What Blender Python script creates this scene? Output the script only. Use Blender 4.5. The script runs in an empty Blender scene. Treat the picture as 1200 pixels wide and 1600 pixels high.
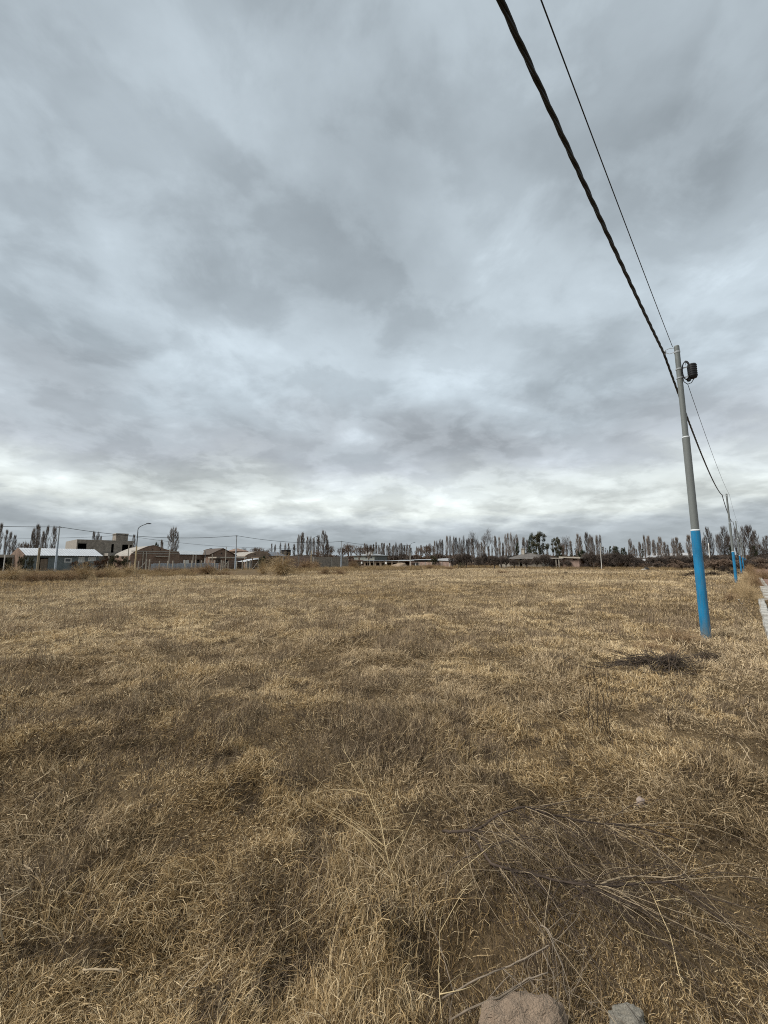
import bpy, math, random
import numpy as np
from mathutils import Vector, Matrix, Euler

scene = bpy.context.scene
C = scene.collection
PI = math.pi
R = math.radians

# ------------------------------------------------------------------ camera
FPX, CAMH = 602.0, 1.65                    # focal length in photo pixels (1200 wide), eye height
PITCH = math.atan(76.5 / FPX)
cam = bpy.data.cameras.new('camera')
cam.sensor_fit = 'HORIZONTAL'; cam.sensor_width = 36.0
cam.lens = 36.0 * FPX / 1200.0
cam.clip_start = 0.05; cam.clip_end = 9000
cam_o = bpy.data.objects.new('camera', cam); C.objects.link(cam_o)
cam_o.location = (0, 0, CAMH); cam_o.rotation_euler = (PI / 2 + PITCH, 0, 0)
scene.camera = cam_o

# ------------------------------------------------------------------ sun + view
EXPOSURE = 1.55                            # the photograph is exposed for the grey ground
SUN_EL, SUN_AZ = R(50), R(-105)            # azimuth measured from +Y towards +X
sd = bpy.data.lights.new('sun', 'SUN'); sd.energy = 1.5; sd.angle = R(32); sd.color = (1.0, 0.955, 0.89)
so = bpy.data.objects.new('sun', sd); C.objects.link(so)
sv = Vector((math.sin(SUN_AZ) * math.cos(SUN_EL), math.cos(SUN_AZ) * math.cos(SUN_EL), math.sin(SUN_EL)))
so.rotation_euler = (-sv).to_track_quat('-Z', 'Y').to_euler(); so.location = (0, 0, 40)
vs = scene.view_settings
scene.display_settings.display_device = 'sRGB'
vs.view_transform = 'Standard'; vs.look = 'None'; vs.exposure = EXPOSURE; vs.gamma = 1.0; vs.use_curve_mapping = False
scene.render.engine = 'CYCLES'
scene.cycles.use_denoising = False
scene.cycles.max_bounces = 5; scene.cycles.diffuse_bounces = 3; scene.cycles.transmission_bounces = 3
scene.cycles.transparent_max_bounces = 4; scene.cycles.filter_width = 1.05
scene.cycles.use_adaptive_sampling = True; scene.cycles.adaptive_threshold = 0.012

# ------------------------------------------------------------------ world: overcast cloud deck over a Nishita sky
SKY_OFF = (7.1, 41.6, 5.7, 24.0)
def build_world():
    w = bpy.data.worlds.new('World'); scene.world = w; w.use_nodes = True
    nt = w.node_tree; nt.nodes.clear(); N = nt.nodes.new; L = nt.links.new
    out = N('ShaderNodeOutputWorld'); bg = N('ShaderNodeBackground'); L(bg.outputs[0], out.inputs[0])
    STR = 0.1; bg.inputs[1].default_value = STR
    tc = N('ShaderNodeTexCoord'); sep = N('ShaderNodeSeparateXYZ'); L(tc.outputs['Generated'], sep.inputs[0])
    def m(op, a, b=None, c=None, clamp=False):
        n = N('ShaderNodeMath'); n.operation = op; n.use_clamp = clamp
        for i, v in enumerate((a, b, c)):
            if v is None: continue
            if isinstance(v, (int, float)): n.inputs[i].default_value = v
            else: L(v, n.inputs[i])
        return n.outputs[0]
    z = m('MAXIMUM', sep.outputs[2], 0.0)
    den = m('ADD', z, 0.24)
    px, py = m('DIVIDE', sep.outputs[0], den), m('DIVIDE', sep.outputs[1], den)
    def vec(sx, sy, ox=0.0, oy=0.0, oz=0.0):
        n = N('ShaderNodeCombineXYZ')
        L(m('MULTIPLY_ADD', px, sx, ox), n.inputs[0]); L(m('MULTIPLY_ADD', py, sy, oy), n.inputs[1]); n.inputs[2].default_value = oz
        return n.outputs[0]
    def noise(v, scale, detail, rough=0.5, dist=0.0):
        n = N('ShaderNodeTexNoise'); n.noise_dimensions = '3D'
        n.inputs['Scale'].default_value = scale; n.inputs['Detail'].default_value = detail
        n.inputs['Roughness'].default_value = rough; n.inputs['Distortion'].default_value = dist
        L(v, n.inputs['Vector']); return n.outputs['Fac']
    def step(v, lo, hi):
        n = N('ShaderNodeMapRange'); n.interpolation_type = 'SMOOTHSTEP'; n.inputs[1].default_value = lo; n.inputs[2].default_value = hi; L(v, n.inputs[0]); return n.outputs[0]
    big = noise(vec(1, 1, SKY_OFF[0], SKY_OFF[1]), 1.25, 3.0, 0.45)
    mid = noise(vec(1, 1, SKY_OFF[2], SKY_OFF[3]), 1.9, 6.0, 0.52, 0.15)
    lump = noise(vec(1, 1, 2.6, 11.2), 3.6, 7.0, 0.56, 0.25)
    fine = noise(vec(1, 1, 1.3, 9.2), 9.0, 6.0, 0.6, 0.2)
    streak = noise(vec(0.6, 1.0, 5.5, 4.0), 2.4, 7.0, 0.6, 0.3)
    # the deck seen against its height above the horizon (edges ragged by noise)
    wob = m('MULTIPLY', m('SUBTRACT', mid, 0.5), 0.20)
    wob2 = m('MULTIPLY', m('SUBTRACT', streak, 0.5), 0.20)
    damp = m('MINIMUM', m('MULTIPLY', z, 3.4), 1.0)
    zz = m('ADD', z, m('MULTIPLY', m('ADD', wob, wob2), damp))
    ramp = N('ShaderNodeValToRGB'); ramp.color_ramp.interpolation = 'B_SPLINE'
    stops = [(0.0, 0.50), (0.03, 0.41), (0.075, 0.44), (0.105, 0.66), (0.145, 0.92), (0.185, 0.78), (0.225, 0.57), (0.29, 0.48),
             (0.38, 0.54), (0.47, 0.64), (0.55, 0.55), (0.64, 0.48), (0.75, 0.48), (0.85, 0.50), (1.0, 0.49)]
    e = ramp.color_ramp.elements
    e[0].position = stops[0][0]; e[1].position = stops[-1][0]
    e[0].color = (stops[0][1],) * 3 + (1,); e[1].color = (stops[-1][1],) * 3 + (1,)
    for p_, v_ in stops[1:-1]:
        x = e.new(p_); x.color = (v_,) * 3 + (1,)
    L(zz, ramp.inputs[0])
    def centred(n, k): return m('MULTIPLY', m('SUBTRACT', n, 0.5), k)
    # lumpy masses with firmer edges, and thin bright gaps between them
    mass = m('MULTIPLY', m('SUBTRACT', step(mid, 0.42, 0.58), 0.5), 0.17)
    lumps = m('MULTIPLY', m('SUBTRACT', step(lump, 0.43, 0.57), 0.5), 0.16)
    gaps = m('MULTIPLY', m('MULTIPLY', step(lump, 0.56, 0.74), step(mid, 0.48, 0.62)), 0.30)
    tex = m('ADD', m('ADD', centred(big, 0.88), mass), m('ADD', m('ADD', centred(fine, 0.20), lumps), m('ADD', m('MULTIPLY', centred(streak, 0.5), m('MAXIMUM', m('SUBTRACT', 0.75, m('MULTIPLY', z, 1.9)), 0.2)), gaps)))
    amp = m('MINIMUM', m('MULTIPLY_ADD', z, 5.5, 0.35), 1.0)
    val = m('MULTIPLY', ramp.outputs[0], m('MULTIPLY_ADD', tex, amp, 1.0))
    val = m('MULTIPLY', m('MAXIMUM', val, 0.16), 2 ** -EXPOSURE)
    # grey-blue in the thick parts, creamy white in the thin ones
    tint = N('ShaderNodeValToRGB'); te = tint.color_ramp.elements
    te[0].position = 0.0; te[0].color = (0.87, 0.995, 1.085, 1); te[1].position = 1.0; te[1].color = (0.865, 0.995, 1.085, 1)
    for p_, c_ in ((0.08, (0.90, 0.995, 1.06)), (0.125, (0.955, 1.02, 0.985)), (0.17, (0.94, 1.015, 1.0)), (0.25, (0.91, 0.99, 1.06)), (0.4, (0.865, 0.995, 1.085))):
        x = te.new(p_); x.color = (*c_, 1)
    L(zz, tint.inputs[0])
    mul = N('ShaderNodeVectorMath'); mul.operation = 'SCALE'
    L(tint.outputs[0], mul.inputs[0]); L(m('MULTIPLY', val, 1.0 / STR), mul.inputs['Scale'])
    sky = N('ShaderNodeTexSky'); sky.sky_type = 'NISHITA'; sky.sun_disc = False
    sky.sun_elevation = SUN_EL; sky.sun_rotation = SUN_AZ
    sky.air_density = 1.0; sky.dust_density = 1.0
    mix = N('ShaderNodeMix'); mix.data_type = 'RGBA'; mix.inputs[0].default_value = 0.02
    L(mul.outputs[0], mix.inputs[6]); L(sky.outputs[0], mix.inputs[7]); L(mix.outputs[2], bg.inputs[0])
build_world()

# ------------------------------------------------------------------ geometry of the view: pixels of the photo to places
CP, SP = math.cos(PITCH), math.sin(PITCH)
def ray(px, py):
    x = (px - 600) / FPX; y = (800 - py) / FPX
    return Vector((x, CP - y * SP, SP + y * CP))
def G(px, py, z=0.0):
    d = ray(px, py); t = (z - CAMH) / d.z
    return Vector((d.x * t, d.y * t, z))
def PY(px, py, Y):
    d = ray(px, py); t = Y / d.y
    return Vector((d.x * t, Y, CAMH + d.z * t))
TH = R(46.77)                               # the street grid: u runs along the line of blue poles, v across the field
U = Vector((math.cos(TH), math.sin(TH), 0)); V = Vector((-math.sin(TH), math.cos(TH), 0))
def uv(u, v, z=0.0): return U * u + V * v + Vector((0, 0, z))
def hit(px, py, axis, d):
    r = ray(px, py); t = d / r.dot(axis)
    return Vector((r.x * t, r.y * t, CAMH + r.z * t))

# ------------------------------------------------------------------ value noise in numpy
_rs = np.random.RandomState(11); _lat = _rs.rand(256, 256)
def vnoise(x, y):
    x = np.asarray(x, float); y = np.asarray(y, float)
    xi = np.floor(x).astype(int); yi = np.floor(y).astype(int); fx = x - xi; fy = y - yi
    fx = fx * fx * (3 - 2 * fx); fy = fy * fy * (3 - 2 * fy)
    a = _lat[xi % 256, yi % 256]; b = _lat[(xi + 1) % 256, yi % 256]; c = _lat[xi % 256, (yi + 1) % 256]; d = _lat[(xi + 1) % 256, (yi + 1) % 256]
    return (a * (1 - fx) + b * fx) * (1 - fy) + (c * (1 - fx) + d * fx) * fy
def fbm(x, y, o=4):
    s = 0; a = 0.5; t = 0
    for i in range(o):
        s = s + a * vnoise(x * 2 ** i + 17.3 * i, y * 2 ** i + 5.1 * i); t += a; a *= 0.5
    return s / t
def ground_h(x, y):
    x = np.asarray(x, float); y = np.asarray(y, float)
    r = np.hypot(x, y); v = -math.sin(TH) * x + math.cos(TH) * y; u = math.cos(TH) * x + math.sin(TH) * y
    hh = (fbm(x * 0.35, y * 0.35, 3) - 0.5) * 0.16 + (fbm(x * 1.6 + 40, y * 1.6, 3) - 0.5) * 0.15 + (vnoise(x * 5.5 + 3, y * 5.5) - .5) * .05 * np.clip(1.5 - r / 14, 0, 1)
    hh = hh + (fbm(x * 0.07 + 9, y * 0.07 + 3, 2) - 0.5) * 0.25 * np.clip((r - 6) / 30, 0, 1)
    fade = np.clip(1 - (r - 90) / 60, 0, 1)
    road = np.clip((v + 0.05) / 0.6, 0, 1) * np.ones_like(r)
    road = np.where(u > 6, road, 1.0)
    dip = -0.15 * np.exp(-((x - 0.34) ** 2 / 0.07 + (y - 1.90) ** 2 / 0.035))      # hollow by the clod
    return hh * fade * road + dip
def gh(x, y): return float(ground_h(np.array([x]), np.array([y]))[0])
def on_ground(p, dz=0.0): return Vector((p.x, p.y, gh(p.x, p.y) + dz))

# ------------------------------------------------------------------ materials
MATS = {}
def mat(name, col, var=0.25, scale=6.0, rough=0.85, bump=0.0, bscale=None, col2=None, metal=0.0, spec=0.25, coord='Object', stretch=None, detail=5.0):
    if name in MATS: return MATS[name]
    m = bpy.data.materials.new(name); m.use_nodes = True; MATS[name] = m
    nt = m.node_tree; N = nt.nodes.new; L = nt.links.new
    b = nt.nodes['Principled BSDF']; b.inputs['Roughness'].default_value = rough; b.inputs['Metallic'].default_value = metal
    b.inputs['Specular IOR Level'].default_value = spec
    tc = N('ShaderNodeTexCoord'); src = tc.outputs['Object']
    if coord == 'World':
        g = N('ShaderNodeNewGeometry'); src = g.outputs['Position']
    if stretch:
        mp = N('ShaderNodeMapping'); mp.inputs['Scale'].default_value = stretch; L(src, mp.inputs[0]); src = mp.outputs[0]
    n = N('ShaderNodeTexNoise'); n.inputs['Scale'].default_value = scale; n.inputs['Detail'].default_value = detail; n.inputs['Roughness'].default_value = 0.6
    L(src, n.inputs['Vector'])
    r = N('ShaderNodeValToRGB'); r.color_ramp.elements[0].position = 0.3; r.color_ramp.elements[1].position = 0.72
    c2 = col2 if col2 else tuple(min(1, c * (1 + var)) for c in col)
    c1 = col if col2 else tuple(c * (1 - var) for c in col)
    r.color_ramp.elements[0].color = (*c1, 1); r.color_ramp.elements[1].color = (*c2, 1)
    L(n.outputs['Fac'], r.inputs[0]); L(r.outputs[0], b.inputs['Base Color'])
    if bump > 0:
        n2 = N('ShaderNodeTexNoise'); n2.inputs['Scale'].default_value = bscale or scale * 4; n2.inputs['Detail'].default_value = 5
        L(src, n2.inputs['Vector']); bp = N('ShaderNodeBump'); bp.inputs['Strength'].default_value = bump; bp.inputs['Distance'].default_value = 0.02
        L(n2.outputs['Fac'], bp.inputs['Height']); L(bp.outputs[0], b.inputs['Normal'])
    return m

def brick_mat(name, c1, c2, mortar, bw=0.30, bh=0.16):
    if name in MATS: return MATS[name]
    m = mat(name, c1, 0.2, 1.4); nt = m.node_tree; N = nt.nodes.new; L = nt.links.new
    b = nt.nodes['Principled BSDF']; tc = N('ShaderNodeTexCoord'); sp = N('ShaderNodeSeparateXYZ'); L(tc.outputs['Object'], sp.inputs[0])
    ad = N('ShaderNodeMath'); ad.operation = 'ADD'; L(sp.outputs[0], ad.inputs[0]); L(sp.outputs[1], ad.inputs[1])
    cb = N('ShaderNodeCombineXYZ'); L(ad.outputs[0], cb.inputs[0]); L(sp.outputs[2], cb.inputs[1])
    br = N('ShaderNodeTexBrick'); L(cb.outputs[0], br.inputs['Vector'])
    br.inputs['Color1'].default_value = (*c1, 1); br.inputs['Color2'].default_value = (*c2, 1); br.inputs['Mortar'].default_value = (*mortar, 1)
    br.inputs['Scale'].default_value = 1; br.inputs['Mortar Size'].default_value = 0.012; br.inputs['Brick Width'].default_value = bw; br.inputs['Row Height'].default_value = bh
    ramp = [n for n in nt.nodes if n.type == 'VALTORGB'][0]
    ramp.color_ramp.elements[0].color = (0.62, 0.62, 0.62, 1); ramp.color_ramp.elements[1].color = (1.2, 1.2, 1.2, 1)
    mx = N('ShaderNodeMix'); mx.data_type = 'RGBA'; mx.blend_type = 'MULTIPLY'; mx.inputs[0].default_value = 1
    L(br.outputs['Color'], mx.inputs[6]); L(ramp.outputs[0], mx.inputs[7]); L(mx.outputs[2], b.inputs['Base Color'])
    return m

def leaf_mat(name, dark, midc, light, patch=0.0, patch_col=(0.1, 0.08, 0.06), transl=0.22, pscale=0.45):
    """blades and leaves: colour by the 'tint' stored on each blade, shifted by broad patches over the land"""
    m = bpy.data.materials.new(name); m.use_nodes = True; MATS[name] = m
    nt = m.node_tree; nt.nodes.clear(); N = nt.nodes.new; L = nt.links.new
    out = N('ShaderNodeOutputMaterial'); at = N('ShaderNodeAttribute'); at.attribute_name = 'tint'
    r = N('ShaderNodeValToRGB'); e = r.color_ramp.elements
    e[0].position = 0; e[0].color = (*dark, 1); e[1].position = 1; e[1].color = (*light, 1); x = e.new(0.5); x.color = (*midc, 1)
    L(at.outputs['Fac'], r.inputs[0]); col = r.outputs[0]
    if patch > 0:
        g = N('ShaderNodeNewGeometry'); n = N('ShaderNodeTexNoise'); n.inputs['Scale'].default_value = pscale; n.inputs['Detail'].default_value = 5; n.inputs['Roughness'].default_value = 0.62
        L(g.outputs['Position'], n.inputs['Vector'])
        mr = N('ShaderNodeMapRange'); mr.inputs[1].default_value = 0.46; mr.inputs[2].default_value = 0.68; mr.inputs[3].default_value = 0; mr.inputs[4].default_value = patch
        L(n.outputs['Fac'], mr.inputs[0])
        mx = N('ShaderNodeMix'); mx.data_type = 'RGBA'; L(mr.outputs[0], mx.inputs[0]); L(col, mx.inputs[6]); mx.inputs[7].default_value = (*patch_col, 1)
        col = mx.outputs[2]
    d = N('ShaderNodeBsdfDiffuse'); L(col, d.inputs[0])
    t = N('ShaderNodeBsdfTranslucent'); L(col, t.inputs[0])
    ms = N('ShaderNodeMixShader'); ms.inputs[0].default_value = transl; L(d.outputs[0], ms.inputs[1]); L(t.outputs[0], ms.inputs[2])
    L(ms.outputs[0], out.inputs[0])
    return m

# ------------------------------------------------------------------ mesh builder
class MB:
    def __init__(s): s.v = []; s.f = []; s.t = []
    def quad(s, *p):
        k = len(s.v); s.v += [tuple(q) for q in p]; s.f.append(tuple(range(k, k + len(p)))); return s
    def box(s, x0, x1, y0, y1, z0, z1):
        k = len(s.v); s.v += [(x, y, z) for z in (z0, z1) for y in (y0, y1) for x in (x0, x1)]
        for f in ((0, 2, 3, 1), (4, 5, 7, 6), (0, 1, 5, 4), (2, 6, 7, 3), (0, 4, 6, 2), (1, 3, 7, 5)): s.f.append(tuple(k + i for i in f))
        return s
    def extrude(s, prof, y0, y1):
        """polygon prof of (x, z), counter-clockwise seen from -y, run from y0 to y1"""
        n = len(prof); k = len(s.v)
        s.v += [(x, y0, z) for x, z in prof] + [(x, y1, z) for x, z in prof]
        s.f.append(tuple(k + i for i in range(n))); s.f.append(tuple(k + n + i for i in reversed(range(n))))
        for i in range(n):
            j = (i + 1) % n; s.f.append((k + i, k + n + i, k + n + j, k + j))
        return s
    def tube(s, pts, rad, n=6, cap=True):
        pts = [Vector(p) for p in pts]; m_ = len(pts)
        if not hasattr(rad, '__len__'): rad = [rad] * m_
        k = len(s.v); prev = None
        for i, p in enumerate(pts):
            t = (pts[min(i + 1, m_ - 1)] - pts[max(i - 1, 0)])
            t = t.normalized() if t.length > 1e-9 else Vector((0, 0, 1))
            if prev is None:
                a = t.orthogonal().normalized()
            else:
                a = prev - t * prev.dot(t); a = a.normalized() if a.length > 1e-6 else t.orthogonal().normalized()
            prev = a; b = t.cross(a)
            for j in range(n):
                q = p + (a * math.cos(2 * PI * j / n) + b * math.sin(2 * PI * j / n)) * rad[i]; s.v.append(tuple(q))
        for i in range(m_ - 1):
            for j in range(n):
                j2 = (j + 1) % n; s.f.append((k + i * n + j, k + i * n + j2, k + (i + 1) * n + j2, k + (i + 1) * n + j))
        if cap and n > 2:
            s.f.append(tuple(k + j for j in reversed(range(n)))); s.f.append(tuple(k + (m_ - 1) * n + j for j in range(n)))
        return s
    def twig(s, a, b, r):
        """a thin three-sided spike"""
        a = Vector(a); b = Vector(b); t = b - a
        if t.length < 1e-6: return s
        o = t.orthogonal().normalized() * r; c = t.normalized().cross(o); k = len(s.v)
        s.v += [tuple(a + o), tuple(a - o * 0.5 + c * 0.87), tuple(a - o * 0.5 - c * 0.87), tuple(b)]
        s.f += [(k, k + 1, k + 3), (k + 1, k + 2, k + 3), (k + 2, k, k + 3)]
        return s
    def lathe(s, prof, n=20, c=(0, 0)):
        ring = lambda r, z: [(c[0] + r * math.cos(2 * PI * j / n), c[1] + r * math.sin(2 * PI * j / n), z) for j in range(n)]
        soft = len(prof) > 4
        if soft:
            k = len(s.v)
            for r, z in prof: s.v += ring(r, z)
        for i in range(len(prof) - 1):
            if soft: p, q = k + i * n, k + (i + 1) * n
            else:
                p = len(s.v); q = p + n; s.v += ring(*prof[i]) + ring(*prof[i + 1])
            for j in range(n):
                j2 = (j + 1) % n; s.f.append((p + j, p + j2, q + j2, q + j))
        for r, z, f in ((*prof[0], -1), (*prof[-1], 1)):
            k2 = len(s.v); s.v += ring(r, z); s.f.append(tuple(k2 + j for j in (range(n) if f > 0 else reversed(range(n)))))
        return s
    def mesh(s, name, m, smooth=False):
        me = bpy.data.meshes.new(name); me.from_pydata(s.v, [], s.f); me.materials.append(m)
        if smooth: me.polygons.foreach_set('use_smooth', [True] * len(me.polygons))
        if s.t:
            a = me.attributes.new('tint', 'FLOAT', 'FACE'); a.data.foreach_set('value', s.t)
        me.update(); return me
    def build(s, name, m, parent=None, smooth=False):
        return obj(name, s.mesh(name, m, smooth), parent)
def obj(name, me, parent=None):
    o = bpy.data.objects.new(name, me); C.objects.link(o)
    if parent: o.parent = parent
    return o
def tag(o, label=None, cat=None, group=None, kind=None):
    if label: o['label'] = label
    if cat: o['category'] = cat
    if group: o['group'] = group
    if kind: o['kind'] = kind
    return o
def empty(name, loc, rz=0.0, label=None, cat=None, group=None):
    o = bpy.data.objects.new(name, None); C.objects.link(o); o.empty_display_size = 0.2
    o.location = loc; o.rotation_euler = (0, 0, rz); return tag(o, label, cat, group)
def copy_tree(root, loc, rz=0.0, scale=(1, 1, 1), label=None, group=None):
    r = root.copy(); C.objects.link(r); r.location = loc; r.rotation_euler = (0, 0, rz); r.scale = scale
    if label: r['label'] = label
    if group: r['group'] = group
    for ch in list(root.children):
        c = ch.copy(); C.objects.link(c); c.parent = r
        for g in ch.children:
            d = g.copy(); C.objects.link(d); d.parent = c
    return r

# ------------------------------------------------------------------ shared materials
M_soil = None
M_conc = mat('concrete', (0.30, 0.275, 0.24), 0.22, 2.0, 0.9, 0.3)
M_concl = mat('pale_concrete', (0.36, 0.325, 0.27), 0.2, 3.0, 0.9, 0.2)
M_block = brick_mat('concrete_block', (0.30, 0.26, 0.215), (0.24, 0.21, 0.175), (0.19, 0.165, 0.14), 0.42, 0.21)
M_brick = brick_mat('brown_brick', (0.235, 0.150, 0.105), (0.185, 0.118, 0.085), (0.20, 0.165, 0.135))
M_brick2 = brick_mat('tan_brick', (0.30, 0.215, 0.155), (0.25, 0.18, 0.13), (0.23, 0.19, 0.15))
M_brick3 = brick_mat('pink_brick', (0.34, 0.235, 0.19), (0.29, 0.20, 0.16), (0.28, 0.23, 0.19))
M_white = mat('white_sheet', (0.42, 0.435, 0.45), 0.14, 1.2, 0.55)
M_zinc = mat('zinc_sheet', (0.30, 0.315, 0.325), 0.15, 1.0, 0.5)
M_darkroof = mat('dark_sheet', (0.10, 0.11, 0.125), 0.2, 1.0, 0.6)
M_greenwall = mat('grey_green_render', (0.155, 0.175, 0.175), 0.18, 1.5)
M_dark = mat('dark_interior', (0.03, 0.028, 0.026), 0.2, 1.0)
M_glass = mat('window_glass', (0.05, 0.06, 0.07), 0.2, 1.0, 0.12, spec=0.6)
M_frame = mat('white_frame', (0.52, 0.52, 0.50), 0.08, 4.0, 0.6)
M_wood = mat('weathered_wood', (0.19, 0.145, 0.105), 0.3, 6.0)
M_steel = mat('galvanised_steel', (0.36, 0.385, 0.40), 0.12, 3.0, 0.55)
M_bark = mat('grey_bark', (0.135, 0.115, 0.10), 0.3, 5.0)
M_barkd = mat('dark_bark', (0.085, 0.068, 0.056), 0.3, 5.0)
M_twigp = mat('poplar_twigs', (0.170, 0.138, 0.114), 0.3, 0.6)
M_twigd = mat('dark_twigs', (0.094, 0.074, 0.061), 0.3, 0.6)
M_twigr = mat('russet_twigs', (0.150, 0.105, 0.075), 0.3, 0.6)
M_strawtwig = mat('straw_twigs', (0.40, 0.295, 0.165), 0.35, 3.0)
M_browntwig = mat('brown_weed_twigs', (0.26, 0.172, 0.095), 0.35, 3.0)
M_black = mat('black_rubber', (0.016, 0.017, 0.019), 0.2, 8.0, 0.6)
M_evergreen = leaf_mat('evergreen_leaves', (0.022, 0.028, 0.017), (0.040, 0.048, 0.028), (0.065, 0.072, 0.042), transl=0.1)
M_olive = leaf_mat('olive_leaves', (0.035, 0.036, 0.022), (0.062, 0.060, 0.036), (0.10, 0.088, 0.055), transl=0.1)
M_russet = leaf_mat('russet_leaves', (0.045, 0.028, 0.020), (0.085, 0.048, 0.033), (0.14, 0.085, 0.05), transl=0.1)
M_weedtall = leaf_mat('tall_weed_blades', (0.12, 0.082, 0.045), (0.29, 0.205, 0.110), (0.50, 0.38, 0.21))

# ------------------------------------------------------------------ ground, road, kerb
def build_ground():
    nr, na = 230, 340
    rad = np.concatenate([[0.0], 0.35 * (5200 / 0.35) ** (np.arange(nr) / (nr - 1))])
    ang = np.arange(na) * 2 * PI / na
    rr, aa = np.meshgrid(rad[1:], ang, indexing='ij')
    x = rr * np.sin(aa); y = rr * np.cos(aa); z = ground_h(x, y)
    v = np.concatenate([[[0, 0, gh(0, 0)]], np.stack([x, y, z], -1).reshape(-1, 3)])
    f = []
    for j in range(na): f.append((0, 1 + (j + 1) % na, 1 + j))
    idx = np.arange(nr * na).reshape(nr, na) + 1
    a = idx[:-1]; b = np.roll(idx, -1, 1)[:-1]; c = np.roll(idx, -1, 1)[1:]; d = idx[1:]
    f += [tuple(q) for q in np.stack([a, b, c, d], -1).reshape(-1, 4).tolist()]
    me = bpy.data.meshes.new('ground'); me.from_pydata(v.tolist(), [], f)
    me.polygons.foreach_set('use_smooth', [True] * len(me.polygons))
    m = bpy.data.materials.new('field_soil'); m.use_nodes = True
    nt = m.node_tree; N = nt.nodes.new; L = nt.links.new; bs = nt.nodes['Principled BSDF']; bs.inputs['Roughness'].default_value = 0.95; bs.inputs['Specular IOR Level'].default_value = 0.1
    g = N('ShaderNodeNewGeometry')
    def nz(s, det):
        n = N('ShaderNodeTexNoise'); n.inputs['Scale'].default_value = s; n.inputs['Detail'].default_value = det; n.inputs['Roughness'].default_value = 0.65
        L(g.outputs['Position'], n.inputs['Vector']); return n.outputs['Fac']
    r1 = N('ShaderNodeValToRGB'); e = r1.color_ramp.elements
    e[0].position = 0.3; e[0].color = (0.030, 0.021, 0.012, 1); e[1].position = 0.75; e[1].color = (0.190, 0.132, 0.070, 1)
    L(nz(38.0, 8), r1.inputs[0])
    r2 = N('ShaderNodeValToRGB'); e = r2.color_ramp.elements
    e[0].position = 0.38; e[0].color = (0.24, 0.170, 0.090, 1); e[1].position = 0.66; e[1].color = (0.10, 0.075, 0.05, 1)
    L(nz(0.45, 5), r2.inputs[0])
    mx = N('ShaderNodeMix'); mx.data_type = 'RGBA'; mx.inputs[0].default_value = 0.3; L(r1.outputs[0], mx.inputs[6]); L(r2.outputs[0], mx.inputs[7]); L(mx.outputs[2], bs.inputs['Base Color'])
    bp = N('ShaderNodeBump'); bp.inputs['Strength'].default_value = 1.0; bp.inputs['Distance'].default_value = 0.05; L(nz(24, 6), bp.inputs['Height']); L(bp.outputs[0], bs.inputs['Normal'])
    me.materials.append(m); o = obj('ground', me); tag(o, 'brown soil of the open mown field under the dry grass', 'ground', kind='structure')
build_ground()

M_road = mat('red_gravel', (0.20, 0.125, 0.095), 0.3, 3.0, 0.95, 0.5, 30, coord='World')
def build_road():
    b = MB(); prev = None; us = [3, 8, 14, 22, 30, 40, 60, 90, 150, 260]
    for i in range(len(us) - 1):
        p = [uv(us[i], -0.42, 0.03), uv(us[i], -7.5, 0.03), uv(us[i + 1], -7.5, 0.03), uv(us[i + 1], -0.42, 0.03)]
        b.quad(*p)
    o = b.build('road', M_road); tag(o, 'reddish gravel road running along the kerb beside the field', 'road', kind='structure')
    k = empty('kerb', uv(16, -0.2, 0), TH, 'broken whitish concrete kerb between the dry grass and the red road', 'kerb'); k['kind'] = 'structure'
    M_k = mat('whitewashed_concrete', (0.36, 0.345, 0.31), 0.35, 4.0, 0.9, 0.3)
    rnd = random.Random(4)
    def stones(u0, u1, v0, gap=0.02):
        u = u0
        while u < u1:
            ln = rnd.uniform(0.75, 1.0); dz = rnd.uniform(-0.025, 0.02); dv = rnd.uniform(-0.012, 0.012)
            c = MB(); a0, a1, b0, b1, h_ = 0.0, ln - gap, -0.09, 0.09, 0.13 + dz
            pr = [(b0, -0.15), (b1, -0.15), (b1, h_ - 0.02), (b1 - 0.02, h_), (b0 + 0.02, h_), (b0, h_ - 0.02)]
            c.extrude([(p, q) for p, q in pr], a0, a1)
            o = c.build('kerb_stone', M_k, k); o.location = (u - 16, v0 + 0.2 + dv, 0); o.rotation_euler = (0, 0, -PI / 2 + rnd.uniform(-.02, .02))
            u += ln
    stones(8.6, 22.0, -0.22); stones(34.0, 58.0, -0.62)
    # pale slabs laid across the gap in the kerb
    for i in range(5):
        c = MB(); c.box(-0.55, 0.55, -0.9, 0.9, -0.1, 0.10 + 0.008 * i)
        o = c.build('slab', M_k, k); o.location = (23.9 + i * 2.1 - 16, -1.25 + 0.2, 0); o.rotation_euler = (0, 0, rnd.uniform(-.05, .05))
build_road()

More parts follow.
